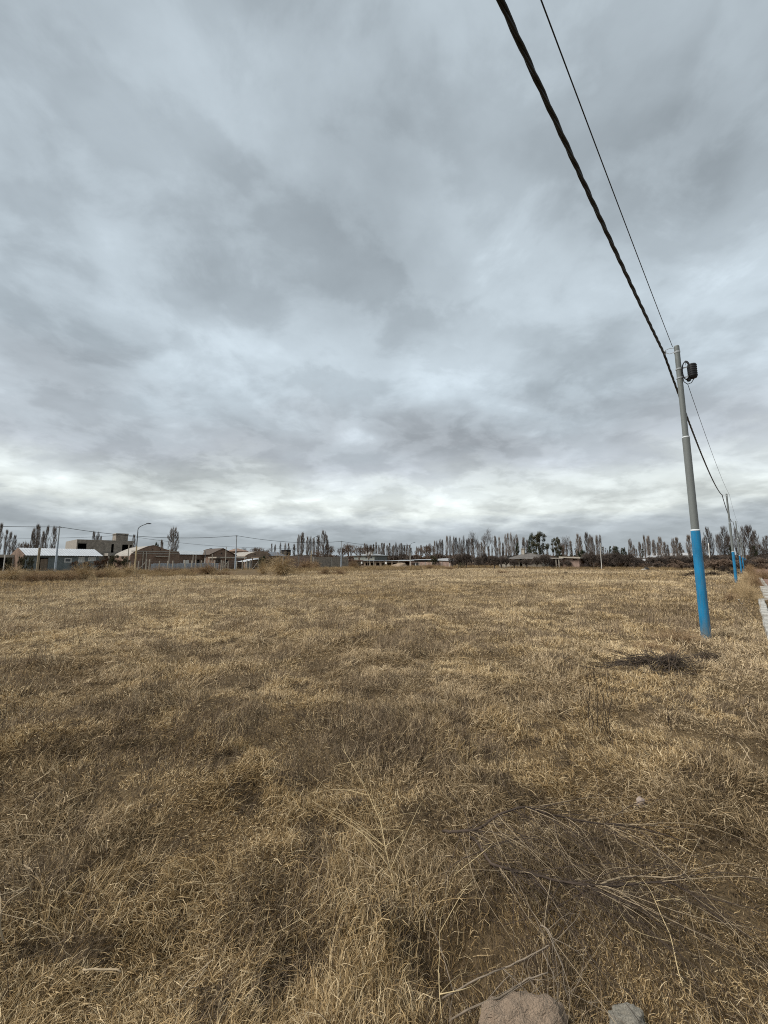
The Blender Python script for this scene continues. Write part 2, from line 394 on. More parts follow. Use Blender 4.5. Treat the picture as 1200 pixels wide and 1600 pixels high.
# ------------------------------------------------------------------ blue poles on the right and their cables
POLE_U, POLE_V, SPAN, POLE_H = 10.93, 0.81, 27.62, 6.68
M_blue = mat('blue_paint', (0.008, 0.172, 0.345), 0.28, 5.0, 0.42, 0.08, 40, stretch=(1, 1, 0.3), spec=0.4)
M_polegrey = mat('grey_pole_paint', (0.165, 0.185, 0.182), 0.16, 4.0, 0.5, 0.06, 40, stretch=(1, 1, 0.3), spec=0.35)
M_ring = mat('white_paint_ring', (0.72, 0.76, 0.78), 0.08, 8.0, 0.5)
def weather(m, dirt, base_h, amount):
    nt = m.node_tree; N = nt.nodes.new; L = nt.links.new; b = nt.nodes['Principled BSDF']; src = b.inputs['Base Color'].links[0].from_socket
    tc = N('ShaderNodeTexCoord'); mp = N('ShaderNodeMapping'); mp.inputs['Scale'].default_value = (26, 26, 2.2); L(tc.outputs['Object'], mp.inputs[0])
    n = N('ShaderNodeTexNoise'); n.inputs['Scale'].default_value = 1.0; n.inputs['Detail'].default_value = 6; n.inputs['Roughness'].default_value = .7; L(mp.outputs[0], n.inputs['Vector'])
    sp = N('ShaderNodeSeparateXYZ'); L(tc.outputs['Object'], sp.inputs[0])
    h = N('ShaderNodeMapRange'); h.inputs[1].default_value = base_h; h.inputs[2].default_value = 0.0; h.inputs[3].default_value = 0.0; h.inputs[4].default_value = .34; L(sp.outputs[2], h.inputs[0])
    ad = N('ShaderNodeMath'); ad.operation = 'ADD'; L(n.outputs['Fac'], ad.inputs[0]); L(h.outputs[0], ad.inputs[1])
    r = N('ShaderNodeMapRange'); r.inputs[1].default_value = .50; r.inputs[2].default_value = .82; r.inputs[3].default_value = 0; r.inputs[4].default_value = amount; L(ad.outputs[0], r.inputs[0])
    mx = N('ShaderNodeMix'); mx.data_type = 'RGBA'; L(r.outputs[0], mx.inputs[0]); L(src, mx.inputs[6]); mx.inputs[7].default_value = (*dirt, 1); L(mx.outputs[2], b.inputs['Base Color'])
weather(M_blue, (0.13, 0.15, 0.14), 0.5, .75); weather(M_polegrey, (0.13, 0.135, 0.125), -1.0, .4)
def make_pole():
    t = empty('utility_pole', (0, 0, 0), TH)
    MB().lathe([(0.092, -0.2), (0.086, 2.29), (0.084, 2.315)], 24).build('blue_base', M_blue, t, True)
    MB().lathe([(0.0875, 2.315), (0.0875, 2.334), (0.075, 2.342)], 24).build('white_ring', M_ring, t, True)
    MB().lathe([(0.0745, 2.335), (0.072, 4.44), (0.070, 4.455), (0.060, 4.46)], 24).build('middle_shaft', M_polegrey, t, True)
    MB().lathe([(0.0725, 4.445), (0.0725, 4.463), (0.058, 4.47)], 24).build('joint_ring', M_ring, t, True)
    MB().lathe([(0.0575, 4.455), (0.053, POLE_H - 0.02), (0.045, POLE_H)], 24).build('upper_shaft', M_polegrey, t, True)
    # hook for the twisted cable: two rods and a clamp
    hk = MB(); hk.tube([(0, 0.03, 6.64), (0, 0.13, 6.67), (0, 0.225, 6.655)], 0.007, 6); hk.tube([(0, 0.03, 6.54), (0, 0.14, 6.535), (0, 0.225, 6.60)], 0.007, 6)
    ho = hk.build('cable_hook', M_steel, t)
    MB().lathe([(0.01, 6.56), (0.03, 6.58), (0.036, 6.62), (0.03, 6.65), (0.01, 6.67)], 10, (0, 0.235)).build('clamp', M_steel, ho, True)
    MB().lathe([(0.0585, 6.50), (0.0605, 6.505), (0.0605, 6.535), (0.0585, 6.54)], 20).build('band', M_steel, t, True)
    MB().tube([(0, -0.03, 6.60), (0, -0.16, 6.61)], 0.008, 6).build('side_pin', M_steel, t)
    return t
pole0 = make_pole()
wp = []
plabels = ['tall blue-based steel pole nearest the camera, carrying a black cable box', 'second blue-based pole from the camera along the kerb',
           'third blue-based pole from the camera in the receding line', 'fourth blue-based pole from the camera in the receding line',
           'fifth blue-based pole from the camera, dark box at its top', 'sixth blue-based pole in the receding line', 'seventh blue-based pole in the receding line', 'farthest blue-based pole of the receding line by the road']
for i in range(8):
    p = uv(POLE_U + SPAN * i, POLE_V, 0); p.z = gh(p.x, p.y) * 0
    if i == 0:
        pole0.location = p; tag(pole0, plabels[0], 'utility pole', 'blue-based poles along the road')
    else:
        copy_tree(pole0, p, TH, (1, 1, 1), plabels[i], 'blue-based poles along the road')
p0 = pole0.location
for ch in [c for c in pole0.children if c.name.startswith('side_pin')]: bpy.data.objects.remove(ch)
# splice box and its cable loop on the first pole
def splice_box(loc, label, detail=True):
    t = empty('cable_splice_box', loc, TH, label, 'splice box')
    b = MB(); b.lathe([(0.035, -0.18), (0.075, -0.165), (0.088, -0.12), (0.088, 0.13), (0.078, 0.165), (0.04, 0.18)], 14)
    o = b.build('body', M_black, t, True); o.location = (0.03, -0.235, 5.98)
    rb = MB()
    for k in range(6):
        z = -0.13 + k * 0.05; rb.lathe([(0.0885, z), (0.094, z + 0.006), (0.094, z + 0.016), (0.0885, z + 0.022)], 14)
    q = rb.build('rib', M_black, o, True)
    MB().box(-0.012, 0.012, -0.18, -0.05, 6.09, 6.11).build('bracket', M_steel, t); MB().box(-0.012, 0.012, -0.18, -0.05, 5.86, 5.88).build('bracket', M_steel, t)
    MB().lathe([(0.0595, 6.08), (0.064, 6.083), (0.064, 6.11), (0.0595, 6.113)], 20).build('strap', M_steel, t, True)
    MB().lathe([(0.0600, 5.86), (0.065, 5.863), (0.065, 5.885), (0.0600, 5.888)], 20).build('strap', M_steel, t, True)
    if detail:
        c = MB()
        for k in range(4):
            r0, rz = 0.068 + 0.006 * (k % 2), 0.205 + 0.008 * k; cy, cz = -0.125 - 0.004 * k, 6.00 + 0.006 * k
            c.tube([(-0.05 + 0.014 * k, cy + r0 * math.cos(a), cz + rz * math.sin(a)) for a in np.linspace(0, 2 * PI, 30)], 0.0085, 6, False)
        c.build('cable_coil', M_black, t, True)
        lp = MB(); lp.tube([(-0.02, -0.06, 5.86), (-0.02, -0.07, 5.76), (-0.01, -0.13, 5.685), (0.0, -0.20, 5.70), (0.02, -0.245, 5.78), (0.03, -0.25, 5.84)], 0.0085, 8)
        lp.build('cable_loop', M_black, t, True)
        MB().lathe([(0.012, 5.74), (0.04, 5.76), (0.045, 5.82), (0.02, 5.84)], 10, (0.0, -0.16)).build('cable_gland', M_black, t, True)
        MB().tube([(0.0, -0.13, 6.15), (0.0, -0.135, 6.27)], 0.004, 5).build('pin', M_steel, t)
    return t
splice_box(p0, 'black ribbed cable splice box with a coil, near the top of the nearest pole')
sb = splice_box(uv(POLE_U + SPAN * 4, POLE_V, 0.1), 'small dark box near the top of the fifth pole in the line', False)

def twisted(name, spans, strands, r, hr, twist, m, label, group=None):
    """spans: list of (a, b, sag); strands wound round the sagging centre line"""
    t = empty(name, spans[0][0], 0, label, 'cable', group); org = Vector(spans[0][0])
    for k in range(strands):
        b = MB(); pts = []
        acc = 0.0; last = None
        for (A, B, sag) in spans:
            A = Vector(A); B = Vector(B); ln = (B - A).length; n = max(12, int(ln / (twist / 7 if strands > 1 else 0.9)))
            d = (B - A).normalized(); side = d.cross(Vector((0, 0, 1))).normalized(); up = side.cross(d)
            for i in range(n + (1 if B is spans[-1][1] else 0)):
                s = i / n; c = A.lerp(B, s) - Vector((0, 0, 4 * sag * s * (1 - s)))
                if last is not None: acc += (c - last).length
                last = c.copy(); a = 2 * PI * (acc / twist + k / strands) + 0.5 * math.sin(acc * 0.9)
                pts.append(c - org + (side * math.cos(a) + up * math.sin(a)) * (hr if strands > 1 else 0))
        pts.append(Vector(spans[-1][1]) - org)
        b.tube(pts, r, 6, True); b.build('strand' if strands > 1 else 'wire', m, t, True)
    return t
za = 6.60
def pa(i, dv, z): return uv(POLE_U + SPAN * i, POLE_V + dv, z)
M_cable = mat('cable_insulation', (0.018, 0.022, 0.022), 0.2, 8.0, 0.5)
twisted('twisted_cable', [(pa(i, 0.25, za), pa(i + 1, 0.25, za), 0.6) for i in range(-1, 3)], 3, 0.0150, 0.0135, 1.15, M_cable,
        'thick twisted black overhead cable on the left hooks of the blue-based poles')
twisted('thin_overhead_wire', [(pa(-1, 0.02, 6.68), pa(0, 0.075, 6.69), 0.42)], 1, 0.0065, 0, 1, M_cable, 'thin black overhead wire coming to the top of the nearest pole')
twisted('thin_overhead_wire', [(pa(0, -0.13, 5.70), pa(1, -0.16, 6.60), 0.30)] + [(pa(i, -0.16, 6.60), pa(i + 1, -0.16, 6.60), 0.35) for i in (1, 2)], 1, 0.006, 0, 1, M_cable,
        'thin grey wire leaving the splice box towards the second pole')

# ------------------------------------------------------------------ wall with openings
def wall_open(b, a0, a1, z0, z1, y0, y1, ops):
    """wall slab in the plane y0..y1 with rectangular openings (a0, a1, z0, z1)"""
    xs = sorted({a0, a1, *[o[0] for o in ops], *[o[1] for o in ops]}); zs = sorted({z0, z1, *[o[2] for o in ops], *[o[3] for o in ops]})
    xs = [x for x in xs if a0 <= x <= a1]; zs = [z for z in zs if z0 <= z <= z1]
    solid = [[not any(o[0] - 1e-6 <= xs[i] and xs[i + 1] <= o[1] + 1e-6 and o[2] - 1e-6 <= zs[j] and zs[j + 1] <= o[3] + 1e-6 for o in ops) for j in range(len(zs) - 1)] for i in range(len(xs) - 1)]
    S = lambda i, j: 0 <= i < len(xs) - 1 and 0 <= j < len(zs) - 1 and solid[i][j]
    for i in range(len(xs) - 1):
        for j in range(len(zs) - 1):
            if not solid[i][j]: continue
            X0, X1, Z0, Z1 = xs[i], xs[i + 1], zs[j], zs[j + 1]
            b.quad((X0, y0, Z0), (X1, y0, Z0), (X1, y0, Z1), (X0, y0, Z1)); b.quad((X0, y1, Z0), (X0, y1, Z1), (X1, y1, Z1), (X1, y1, Z0))
            if not S(i - 1, j): b.quad((X0, y0, Z0), (X0, y0, Z1), (X0, y1, Z1), (X0, y1, Z0))
            if not S(i + 1, j): b.quad((X1, y0, Z0), (X1, y1, Z0), (X1, y1, Z1), (X1, y0, Z1))
            if not S(i, j - 1): b.quad((X0, y0, Z0), (X0, y1, Z0), (X1, y1, Z0), (X1, y0, Z0))
            if not S(i, j + 1): b.quad((X0, y0, Z1), (X1, y0, Z1), (X1, y1, Z1), (X0, y1, Z1))
    return b
class Site:
    """a facade plane: 'L' stands across the field (plane v = d), 'R' at its far end (plane u = d)"""
    def __init__(s, side, d, px0):
        s.side = side; s.d = d; s.axis = V if side == 'L' else U; s.e1 = U if side == 'L' else -V
        s.rz = TH if side == 'L' else TH - PI / 2
        p = hit(px0, 880, s.axis, d); p.z = 0; s.org = p
    def a(s, px, py=876, back=0.0):
        return (hit(px, py, s.axis, s.d + back) - s.org).dot(s.e1)
    def z(s, px, py, back=0.0): return hit(px, py, s.axis, s.d + back).z
    def thing(s, name, label, cat, group=None): return empty(name, s.org, s.rz, label, cat, group)
def window(b_parent, a0, a1, z0, z1, y, fr=M_frame, fw=0.07, mull=True, pane=None):
    w = MB(); w.box(a0, a1, y - 0.03, y + 0.06, z0, z0 + fw); w.box(a0, a1, y - 0.03, y + 0.06, z1 - fw, z1)
    w.box(a0, a0 + fw, y - 0.03, y + 0.06, z0 + fw, z1 - fw); w.box(a1 - fw, a1, y - 0.03, y + 0.06, z0 + fw, z1 - fw)
    if mull: c = (a0 + a1) / 2; w.box(c - fw / 2, c + fw / 2, y - 0.02, y + 0.05, z0 + fw, z1 - fw)
    o = w.build('window_frame', fr, b_parent)
    g = MB(); g.box(a0 + fw * .8, a1 - fw * .8, y + 0.055, y + 0.07, z0 + fw * .8, z1 - fw * .8); g.build('pane', pane or M_glass, o)
    return o
def corrugated(b, a0, a1, y0, z0, y1, z1, th=0.05, pitch=0.35):
    """a ribbed metal sheet from eave (y0, z0) to ridge (y1, z1)"""
    n = max(2, int((a1 - a0) / pitch)); k = len(b.v)
    for i in range(2 * n + 1):
        x = a0 + (a1 - a0) * i / (2 * n); dz = 0.035 * (i % 2)
        b.v += [(x, y0, z0 + dz), (x, y1, z1 + dz), (x, y0, z0 + dz - th), (x, y1, z1 + dz - th)]
    for i in range(2 * n):
        p = k + 4 * i; q = p + 4
        b.f += [(p, q, q + 1, p + 1), (p + 2, p + 3, q + 3, q + 2), (p, p + 2, q + 2, q), (p + 1, q + 1, q + 3, p + 3)]
    b.f += [(k, k + 1, k + 3, k + 2), (k + 8 * n, k + 8 * n + 2, k + 8 * n + 3, k + 8 * n + 1)]
    return b

def buildings():
    # --- white-roofed house, far left
    s = Site('L', 84, 36); t = s.thing('white_roofed_house', 'low grey-green house under a long white metal roof at the far left', 'house'); t.rotation_euler[2] += R(11)
    a0, a1, D = 0.0, s.a(160), 6.5; ze = s.z(100, 868); zr = s.z(60, 856.5, D / 2)
    ops = [(s.a(61), s.a(77), 0.1, s.z(70, 871)), (s.a(103), s.a(115), s.z(108, 879), s.z(108, 872)), (s.a(126), s.a(136), s.z(130, 879), s.z(130, 870)), (s.a(142), s.a(155), s.z(148, 877), s.z(148, 870.5))]
    wall_open(MB(), a0, a1, 0, ze, 0, 0.2, ops).build('front_wall', M_greenwall, t)
    b = MB(); b.box(a0 + 0.05, a1, D - 0.2, D, 0, ze); b.box(a1 - 0.2, a1, 0.2, D - 0.2, 0, ze); b.build('wall', M_greenwall, t)
    g = MB(); k = len(g.v)
    pr = [(0.0, 0), (D, 0), (D, ze), (D / 2, zr - 0.06), (0.0, ze)]
    g.v += [(-0.08, y, z) for y, z in pr] + [(0.12, y, z) for y, z in pr]
    n = 5; g.f += [tuple(range(n - 1, -1, -1)), tuple(range(n, 2 * n))] + [(i, (i + 1) % n, n + (i + 1) % n, n + i) for i in range(n)]
    o = g.build('gable_wall', M_brick, t); o['label'] = 'bare brown brick gable end'
    r = MB(); corrugated(r, a0 + 0.12, a1 + 0.5, -0.5, ze - 0.03, D / 2, zr); ro = r.build('roof', M_white, t)
    r = MB(); corrugated(r, a0 + 0.12, a1 + 0.5, D + 0.4, ze - 0.03, D / 2 + 0.01, zr); r.build('roof', M_white, t)
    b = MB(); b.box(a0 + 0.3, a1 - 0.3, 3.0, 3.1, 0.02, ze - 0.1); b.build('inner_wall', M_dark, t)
    for k, o in enumerate(ops[1:]): window(t, *o, -0.03, fw=.16, mull=k > 0, pane=None if k == 0 else M_frame)
    MB().box(ops[0][0] + .3, ops[0][0] + 1.3, 0.1, 0.16, 0.05, 2.0).build('door', M_wood, t)
    # --- carport at the very left
    s = Site('L', 88, -30); t = s.thing('flat_carport', 'flat pale carport roof on posts at the left edge', 'carport')
    z0, z1 = s.z(10, 871), s.z(10, 866.5); MB().box(s.a(-45), s.a(22), 0, 5, z0, z1).build('roof_slab', M_concl, t)
    for px in (-40, -8, 19): MB().box(s.a(px), s.a(px) + 0.25, 0.1, 0.35, 0, z0).build('post', M_conc, t)
    MB().box(s.a(-44), s.a(21), 4.7, 4.9, 0, z0).build('back_wall', M_dark, t)
    # --- unfinished grey two-storey house
    s = Site('L', 100, 117); t = s.thing('unfinished_block_house', 'unfinished two-storey grey block house with empty window openings and roof tank', 'house')
    a0, a1, D = 0.0, s.a(206), 14.0; zt = s.z(117, 842.5); zf = s.z(150, 866)
    ops = [(0.2, s.a(133), s.z(125, 858.5), s.z(125, 849)), (s.a(172), s.a(176), s.z(174, 863.5), s.z(174, 850)), (s.a(189), s.a(199), s.z(195, 864), s.z(195, 851)), (s.a(200.5), s.a(204.5), s.z(195, 864), s.z(195, 851))]
    ops2 = [(s.a(140), s.a(150), 0.9, 2.0), (s.a(165), s.a(172), 0.05, 2.1)]
    wall_open(MB(), a0, a1, zf, zt, 0, 0.2, ops).build('upper_wall', M_block, t)
    wall_open(MB(), a0, a1, 0, zf - 0.35, 0.003, 0.2, ops2).build('lower_wall', M_block, t)
    b = MB(); b.box(a0 - .06, a1 + .06, -0.25, D, zf - 0.35, zf); b.build('floor_slab', M_conc, t)
    b = MB(); b.box(a0, a0 + .2, 0.2, D, zf, zt); b.build('side_wall', M_conc, t)
    b = MB(); b.box(a0, a0 + .2, 0.2, D, 0, zf - 0.35); b.box(a1 - .2, a1, 0.2, D, 0, zf - .35); b.box(a1 - .2, a1, 0.2, D, zf, zt); b.box(a0 + .2, a1 - .2, D - .2, D, zf, zt); b.build('outer_wall', M_block, t)
    b = MB(); b.box(a0 + .2, a1 - .2, 0.2, D - .2, zt - 0.45, zt - 0.25); b.build('roof_slab', M_conc, t)
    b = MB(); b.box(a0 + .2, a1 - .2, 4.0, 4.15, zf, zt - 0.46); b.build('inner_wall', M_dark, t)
    tk = MB(); tk.box(s.a(180), s.a(199), 1.0, 4.2, zt - 0.25, s.z(190, 834.5)); o = tk.build('tank_housing', M_block, t)
    MB().box(s.a(179.4), s.a(199.7), 0.9, 4.3, s.z(190, 834.5), s.z(190, 833)).build('lid', M_conc, o)
    b = MB(); b.box(s.a(160), s.a(212), -4.5, -0.26, s.z(185, 868.5, -4), s.z(185, 864.5, -4)); o = b.build('porch_roof', M_conc, t)
    for px in (161, 178, 196, 210): MB().box(s.a(px), s.a(px) + .25, -4.3, -4.05, 0, s.z(185, 868.5, -4)).build('porch_column', M_concl, t)
    # --- vaulted brick house
    def vault(px_pts, d, D, label, m, vents, name='vaulted_brick_house'):
        s = Site('L', d, px_pts[0][0]); t = s.thing(name, label, 'house')
        top = [(s.a(x), s.z(x, y)) for x, y in px_pts]
        pr = [(top[0][0], 0), (top[-1][0], 0)] + top[::-1]
        MB().extrude(pr, 0, 0.25).build('front_wall', m, t)
        b = MB(); b.box(top[0][0], top[0][0] + .2, .25, D, 0, top[0][1] - .1); b.box(top[-1][0] - .2, top[-1][0], .25, D, 0, top[-1][1] - .1); b.build('side_wall', m, t)
        r = MB(); rp = [(x, z + 0.02) for x, z in top] + [(x, z - 0.08) for x, z in top[::-1]]
        r.extrude(rp[::-1], 0.26, D); r.build('vaulted_roof', M_conc, t)
        cp = MB(); cp.extrude([(x, z + 0.10) for x, z in top][::-1] + [(x, z + 0.002) for x, z in top], -0.05, 0.26); cp.build('coping', m, t)
        for x, y in vents: MB().box(s.a(x - .9), s.a(x + .9), -0.01, 0.05, s.z(x, y + .8), s.z(x, y - .8)).build('vent', M_dark, t)
        return s, t
    s, t = vault([(203, 868), (207, 864), (214, 860.5), (222, 857), (230, 854), (238, 852.5), (245, 854), (254, 858), (264, 860.5), (276, 862), (280, 865)], 82, 12,
                 'brown brick house with a vaulted roof behind the wire fence', M_brick, [(237.5, 859), (249.5, 858.5)])
    MB().box(s.a(204), s.a(279), -0.08, -0.003, s.z(240, 862.2), s.z(240, 861)).build('tie_beam', M_conc, t)
    MB().box(s.a(204), s.a(279), -0.08, -0.003, s.z(240, 865.4), s.z(240, 864.4)).build('tie_beam', M_conc, t)
    MB().box(s.a(242), s.a(262), -0.6, -0.1, s.z(250, 870.3), s.z(250, 869)).build('awning', M_concl, t)
    for px in (222, 227): MB().box(s.a(px), s.a(px + 1.2), -0.2, -0.02, 0, s.z(px, 862)).build('pilaster', M_concl, t)
    # --- long brick shed with a zinc roof
    s = Site('L', 94, 277); t = s.thing('long_brick_shed', 'long low brick shed with a grey metal roof left of the gabled brick house', 'shed')
    a1 = s.a(340); ze = s.z(300, 866.5); zr = s.z(300, 860.5, 4)
    wall_open(MB(), 0, a1, 0, ze, 0, .2, [(s.a(288), s.a(292), 0.9, 2.0), (s.a(308), s.a(312), .9, 2.0)]).build('front_wall', M_brick, t)
    MB().box(0, a1, 7.8, 8, 0, ze).box(0, .2, .2, 7.8, 0, ze).box(a1 - .2, a1, .2, 7.8, 0, ze).build('wall', M_brick, t)
    corrugated(MB(), -.3, a1 + .3, -.4, ze, 4, zr).build('roof', M_zinc, t); corrugated(MB(), -.3, a1 + .3, 8.3, ze, 4.01, zr).build('roof', M_zinc, t)
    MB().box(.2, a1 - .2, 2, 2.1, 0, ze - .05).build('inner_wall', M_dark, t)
    # --- gabled brick house
    def gable(d, pts, D, label, m, name, roofm=M_zinc, ops=()):
        s = Site('L', d, pts[0][0]); t = s.thing(name, label, 'house')
        (x0, y0), (xr, yr), (x1, y1) = pts
        A0, AR, A1 = s.a(x0), s.a(xr), s.a(x1); Z0, ZR, Z1 = s.z(x0, y0), s.z(xr, yr), s.z(x1, y1)
        MB().extrude([(A0, 0), (A1, 0), (A1, Z1), (AR, ZR), (A0, Z0)], 0, .22).build('gable_wall', m, t)
        MB().box(A0, A0 + .2, .22, D, 0, Z0 - .02).box(A1 - .2, A1, .22, D, 0, Z1 - .02).build('side_wall', m, t)
        MB().extrude([(A0 - .4, Z0 - .08), (AR, ZR + .02), (AR, ZR + .12), (A0 - .4, Z0 + .02)], -.3, D).build('roof', roofm, t)
        MB().extrude([(AR + .005, ZR + .02), (A1 + .4, Z1 - .08), (A1 + .4, Z1 + .02), (AR + .005, ZR + .12)], -.3, D).build('roof', roofm, t)
        for o in ops: MB().box(s.a(o[0]), s.a(o[1]), -.02, .05, s.z(o[0], o[3]), s.z(o[0], o[2])).build('window_opening', M_dark, t)
        return s, t
    gable(90, [(329, 866.5), (347, 857.2), (367, 868)], 9, 'red-brown brick house with a pointed gable left of the far utility pole', M_brick, 'gabled_brick_house', mat('brown_tile', (.085, .065, .052), .25, 2.0), [(344.8, 346.2, 863.5, 866)])
    s = Site('L', 82, 343); t = s.thing('flat_roofed_annex', 'flat-roofed brick annex with a pale roof edge below the pointed gable', 'annex')
    z0, z1 = s.z(360, 872.2), s.z(360, 870.2); MB().box(-.4, s.a(381) + .4, -.5, 5, z0, z1).build('roof_slab', M_concl, t)
    wall_open(MB(), 0, s.a(381), 0, z0, 0, .2, [(s.a(352), s.a(356), .9, 1.9)]).build('front_wall', M_brick, t)
    MB().box(0, .2, .2, 5, 0, z0).box(s.a(381) - .2, s.a(381), .2, 5, 0, z0).build('wall', M_brick, t)
    MB().box(.2, s.a(381) - .2, 1.5, 1.6, 0, z0 - .02).build('inner_wall', M_dark, t)
    # --- small hip-roofed house behind
    s = Site('L', 118, 368); t = s.thing('hip_roofed_house', 'small brown house with a low hipped roof peeping up behind the annex', 'house')
    a1 = s.a(387); ze = s.z(378, 861.5); zr = s.z(377, 857, 3)
    wall_open(MB(), 0, a1, 0, ze, 0, .2, [(s.a(377), s.a(380), s.z(378, 865), s.z(378, 862)), (s.a(382), s.a(385.5), s.z(378, 865), s.z(378, 862))]).build('front_wall', M_brick2, t)
    MB().box(0, .2, .2, 7, 0, ze).box(a1 - .2, a1, .2, 7, 0, ze).build('wall', M_brick2, t); MB().box(.2, a1 - .2, 2, 2.1, 0, ze - .02).build('inner_wall', M_dark, t)
    r = MB(); q = [(-.5, -.5, ze), (a1 + .5, -.5, ze), (a1 + .5, 7.5, ze), (-.5, 7.5, ze)]; rr = [(a1 * .42, 3.5, zr), (a1 * .58, 3.5, zr)]
    r.quad(q[0], q[1], rr[1], rr[0]); r.quad(q[1], q[2], rr[1]); r.quad(q[2], q[3], rr[0], rr[1]); r.quad(q[3], q[0], rr[0]); r.quad(q[3], q[2], q[1], q[0]); r.build('hipped_roof', M_brick, t)
    vault([(383, 869), (388, 866), (394, 864), (401, 862.4), (408, 861.8), (416, 862.3), (420, 865), (423.5, 868)], 92, 10, 'tan brick house with a low vaulted roof right of the far utility pole', M_brick2, [(398, 866)])
    # --- pale sheet lean-to
    s = Site('L', 78, 382); t = s.thing('sheet_metal_shelter', 'pale corrugated sheet shelter behind the fence, sloping down to the left', 'shelter')
    a1 = s.a(411); zl, zh = s.z(382, 877.5), s.z(411, 872.5)
    MB().extrude([(0, zl - .08), (a1, zh - .08), (a1, zh), (a1 * .5, (zl + zh) / 2 + .12), (0, zl)], -.3, 4).build('roof', M_white, t)
    MB().extrude([(.3, 0), (a1 - 1, 0), (a1 - 1, zh - .3), (.3, zl - .1)], .1, .2).build('sheet_wall', mat('blue_grey_sheet', (.30, .33, .36), .15, 1.), t)
    for k in range(3): MB().box(.2 + k * a1 * .42, .34 + k * a1 * .42, -.2, -.06, 0, zl).build('post', M_wood, t)
    # --- dark roofed shed and open timber frame
    s = Site('L', 92, 421); t = s.thing('dark_roofed_shed', 'small shed with a dark grey metal roof behind the timber shelter', 'shed')
    a1 = s.a(446); ze = s.z(430, 868.5); zr = s.z(430, 863, 4)
    MB().box(0, a1, 0, .2, 0, ze).box(0, .2, .2, 7, 0, ze).box(a1 - .2, a1, .2, 7, 0, ze).build('wall', M_brick2, t); corrugated(MB(), -.3, a1 + .3, -.4, ze, 4, zr).build('roof', M_darkroof, t)
    corrugated(MB(), -.3, a1 + .3, 8, ze, 4.01, zr).build('roof', M_darkroof, t)
    s = Site('L', 92, 447); t = s.thing('dark_timber_hut', 'small black timber hut on stilts beside the dark-roofed shed', 'hut')
    zf = s.z(450, 867.5); MB().box(0, s.a(454), 0, 2.6, zf, s.z(450, 859.5)).build('cabin', M_dark, t); MB().box(-.2, s.a(454) + .2, -.2, 2.8, s.z(450, 859.5), s.z(450, 858.8)).build('roof', M_darkroof, t)
    for x in (.1, s.a(454) - .25):
        for y in (.1, 2.3): MB().box(x, x + .15, y, y + .15, 0, zf).build('stilt', M_wood, t)
    s = Site('L', 74, 405); t = s.thing('timber_pole_shelter', 'open timber pole shelter with a flat brown top left of the block wall', 'shelter')
    a1 = s.a(445); zt = s.z(425, 871); MB().box(-.2, a1 + .2, -.2, 3.2, zt - .12, zt).build('roof', M_wood, t)
    for k in range(5):
        x = a1 * k / 4
        for y in (0, 2.8): MB().box(x - .07, x + .07, y, y + .14, 0, zt - .12).build('post', M_wood, t)
    MB().box(0, a1, 2.95, 3.0, 0.1, zt - .5).build('back_boards', M_wood, t)
    # --- block boundary walls
    for d, x0, x1, y0, m, lab in ((82, 442, 489, 868.5, M_brick3, 'higher brick boundary wall left of the street lamp'), (77, 489.5, 544, 870.5, M_block, 'long grey block boundary wall in front of the brown trees')):
        s = Site('L', d, x0); t = s.thing('boundary_wall', lab, 'wall', 'block boundary walls'); a1 = s.a(x1); zt = s.z((x0 + x1) / 2, y0)
        MB().box(0, a1, 0, .2, 0, zt - .1).build('wall', m, t); MB().box(-.05, a1 + .05, -.04, .24, zt - .1, zt).build('coping', M_conc, t)
        n = max(2, int(a1 / 4))
        for k in range(n + 1):
            x = k * (a1 - .3) / n; MB().box(x, x + .3, -.06, -.002, 0, zt - .1).build('pier', M_conc, t)
    # --- red lean-to at the end of the wall
    s = Site('L', 78, 544); t = s.thing('red_roofed_shed', 'low shed with a faded red roof at the right end of the block wall', 'shed'); a1 = s.a(564)
    zt = s.z(550, 874); MB().extrude([(-.3, zt - .25), (a1 + .3, zt - .35), (a1 + .3, zt - .15), (-.3, zt)], -.5, 4).build('roof', mat('faded_red_sheet', (.27, .16, .13), .25, 2.), t)
    MB().box(0, a1, 0, .2, 0, zt - .38).box(0, .2, .2, 3.8, 0, zt - .38).box(a1 - .2, a1, .2, 3.8, 0, zt - .38).build('wall', M_brick2, t)
    # --- grey-green house with a roof tank (centre)
    s = Site('R', 118, 553); t = s.thing('grey_green_house', 'grey-green house with wide eaves and a pale box on its roof in the centre', 'house')
    a1 = s.a(585); ze = s.z(568, 868); zr = s.z(568, 865.5, 4)
    ops = [(s.a(571), s.a(574), s.z(572, 873), s.z(572, 869.5)), (s.a(578.5), s.a(581.5), s.z(572, 873), s.z(572, 869.5))]
    wall_open(MB(), 0, a1, 0, ze, 0, .2, ops).build('front_wall', mat('pale_green_render', (.25, .27, .25), .15, 1.), t)
    MB().box(0, .2, .2, 8, 0, ze).box(a1 - .2, a1, .2, 8, 0, ze).build('wall', M_greenwall, t); MB().box(.2, a1 - .2, 2, 2.1, 0, ze - .02).build('inner_wall', M_dark, t)
    for o in ops: window(t, *o, .08, mull=False)
    r = MB(); q = [(-.8, -.8, ze), (a1 + .8, -.8, ze), (a1 + .8, 8.8, ze), (-.8, 8.8, ze)]; rr = [(3, 4, zr), (a1 - 3, 4, zr)]
    r.quad(q[0], q[1], rr[1], rr[0]); r.quad(q[1], q[2], rr[1]); r.quad(q[2], q[3], rr[0], rr[1]); r.quad(q[3], q[0], rr[0]); r.quad(q[3], q[2], q[1], q[0]); r.build('roof', M_zinc, t)
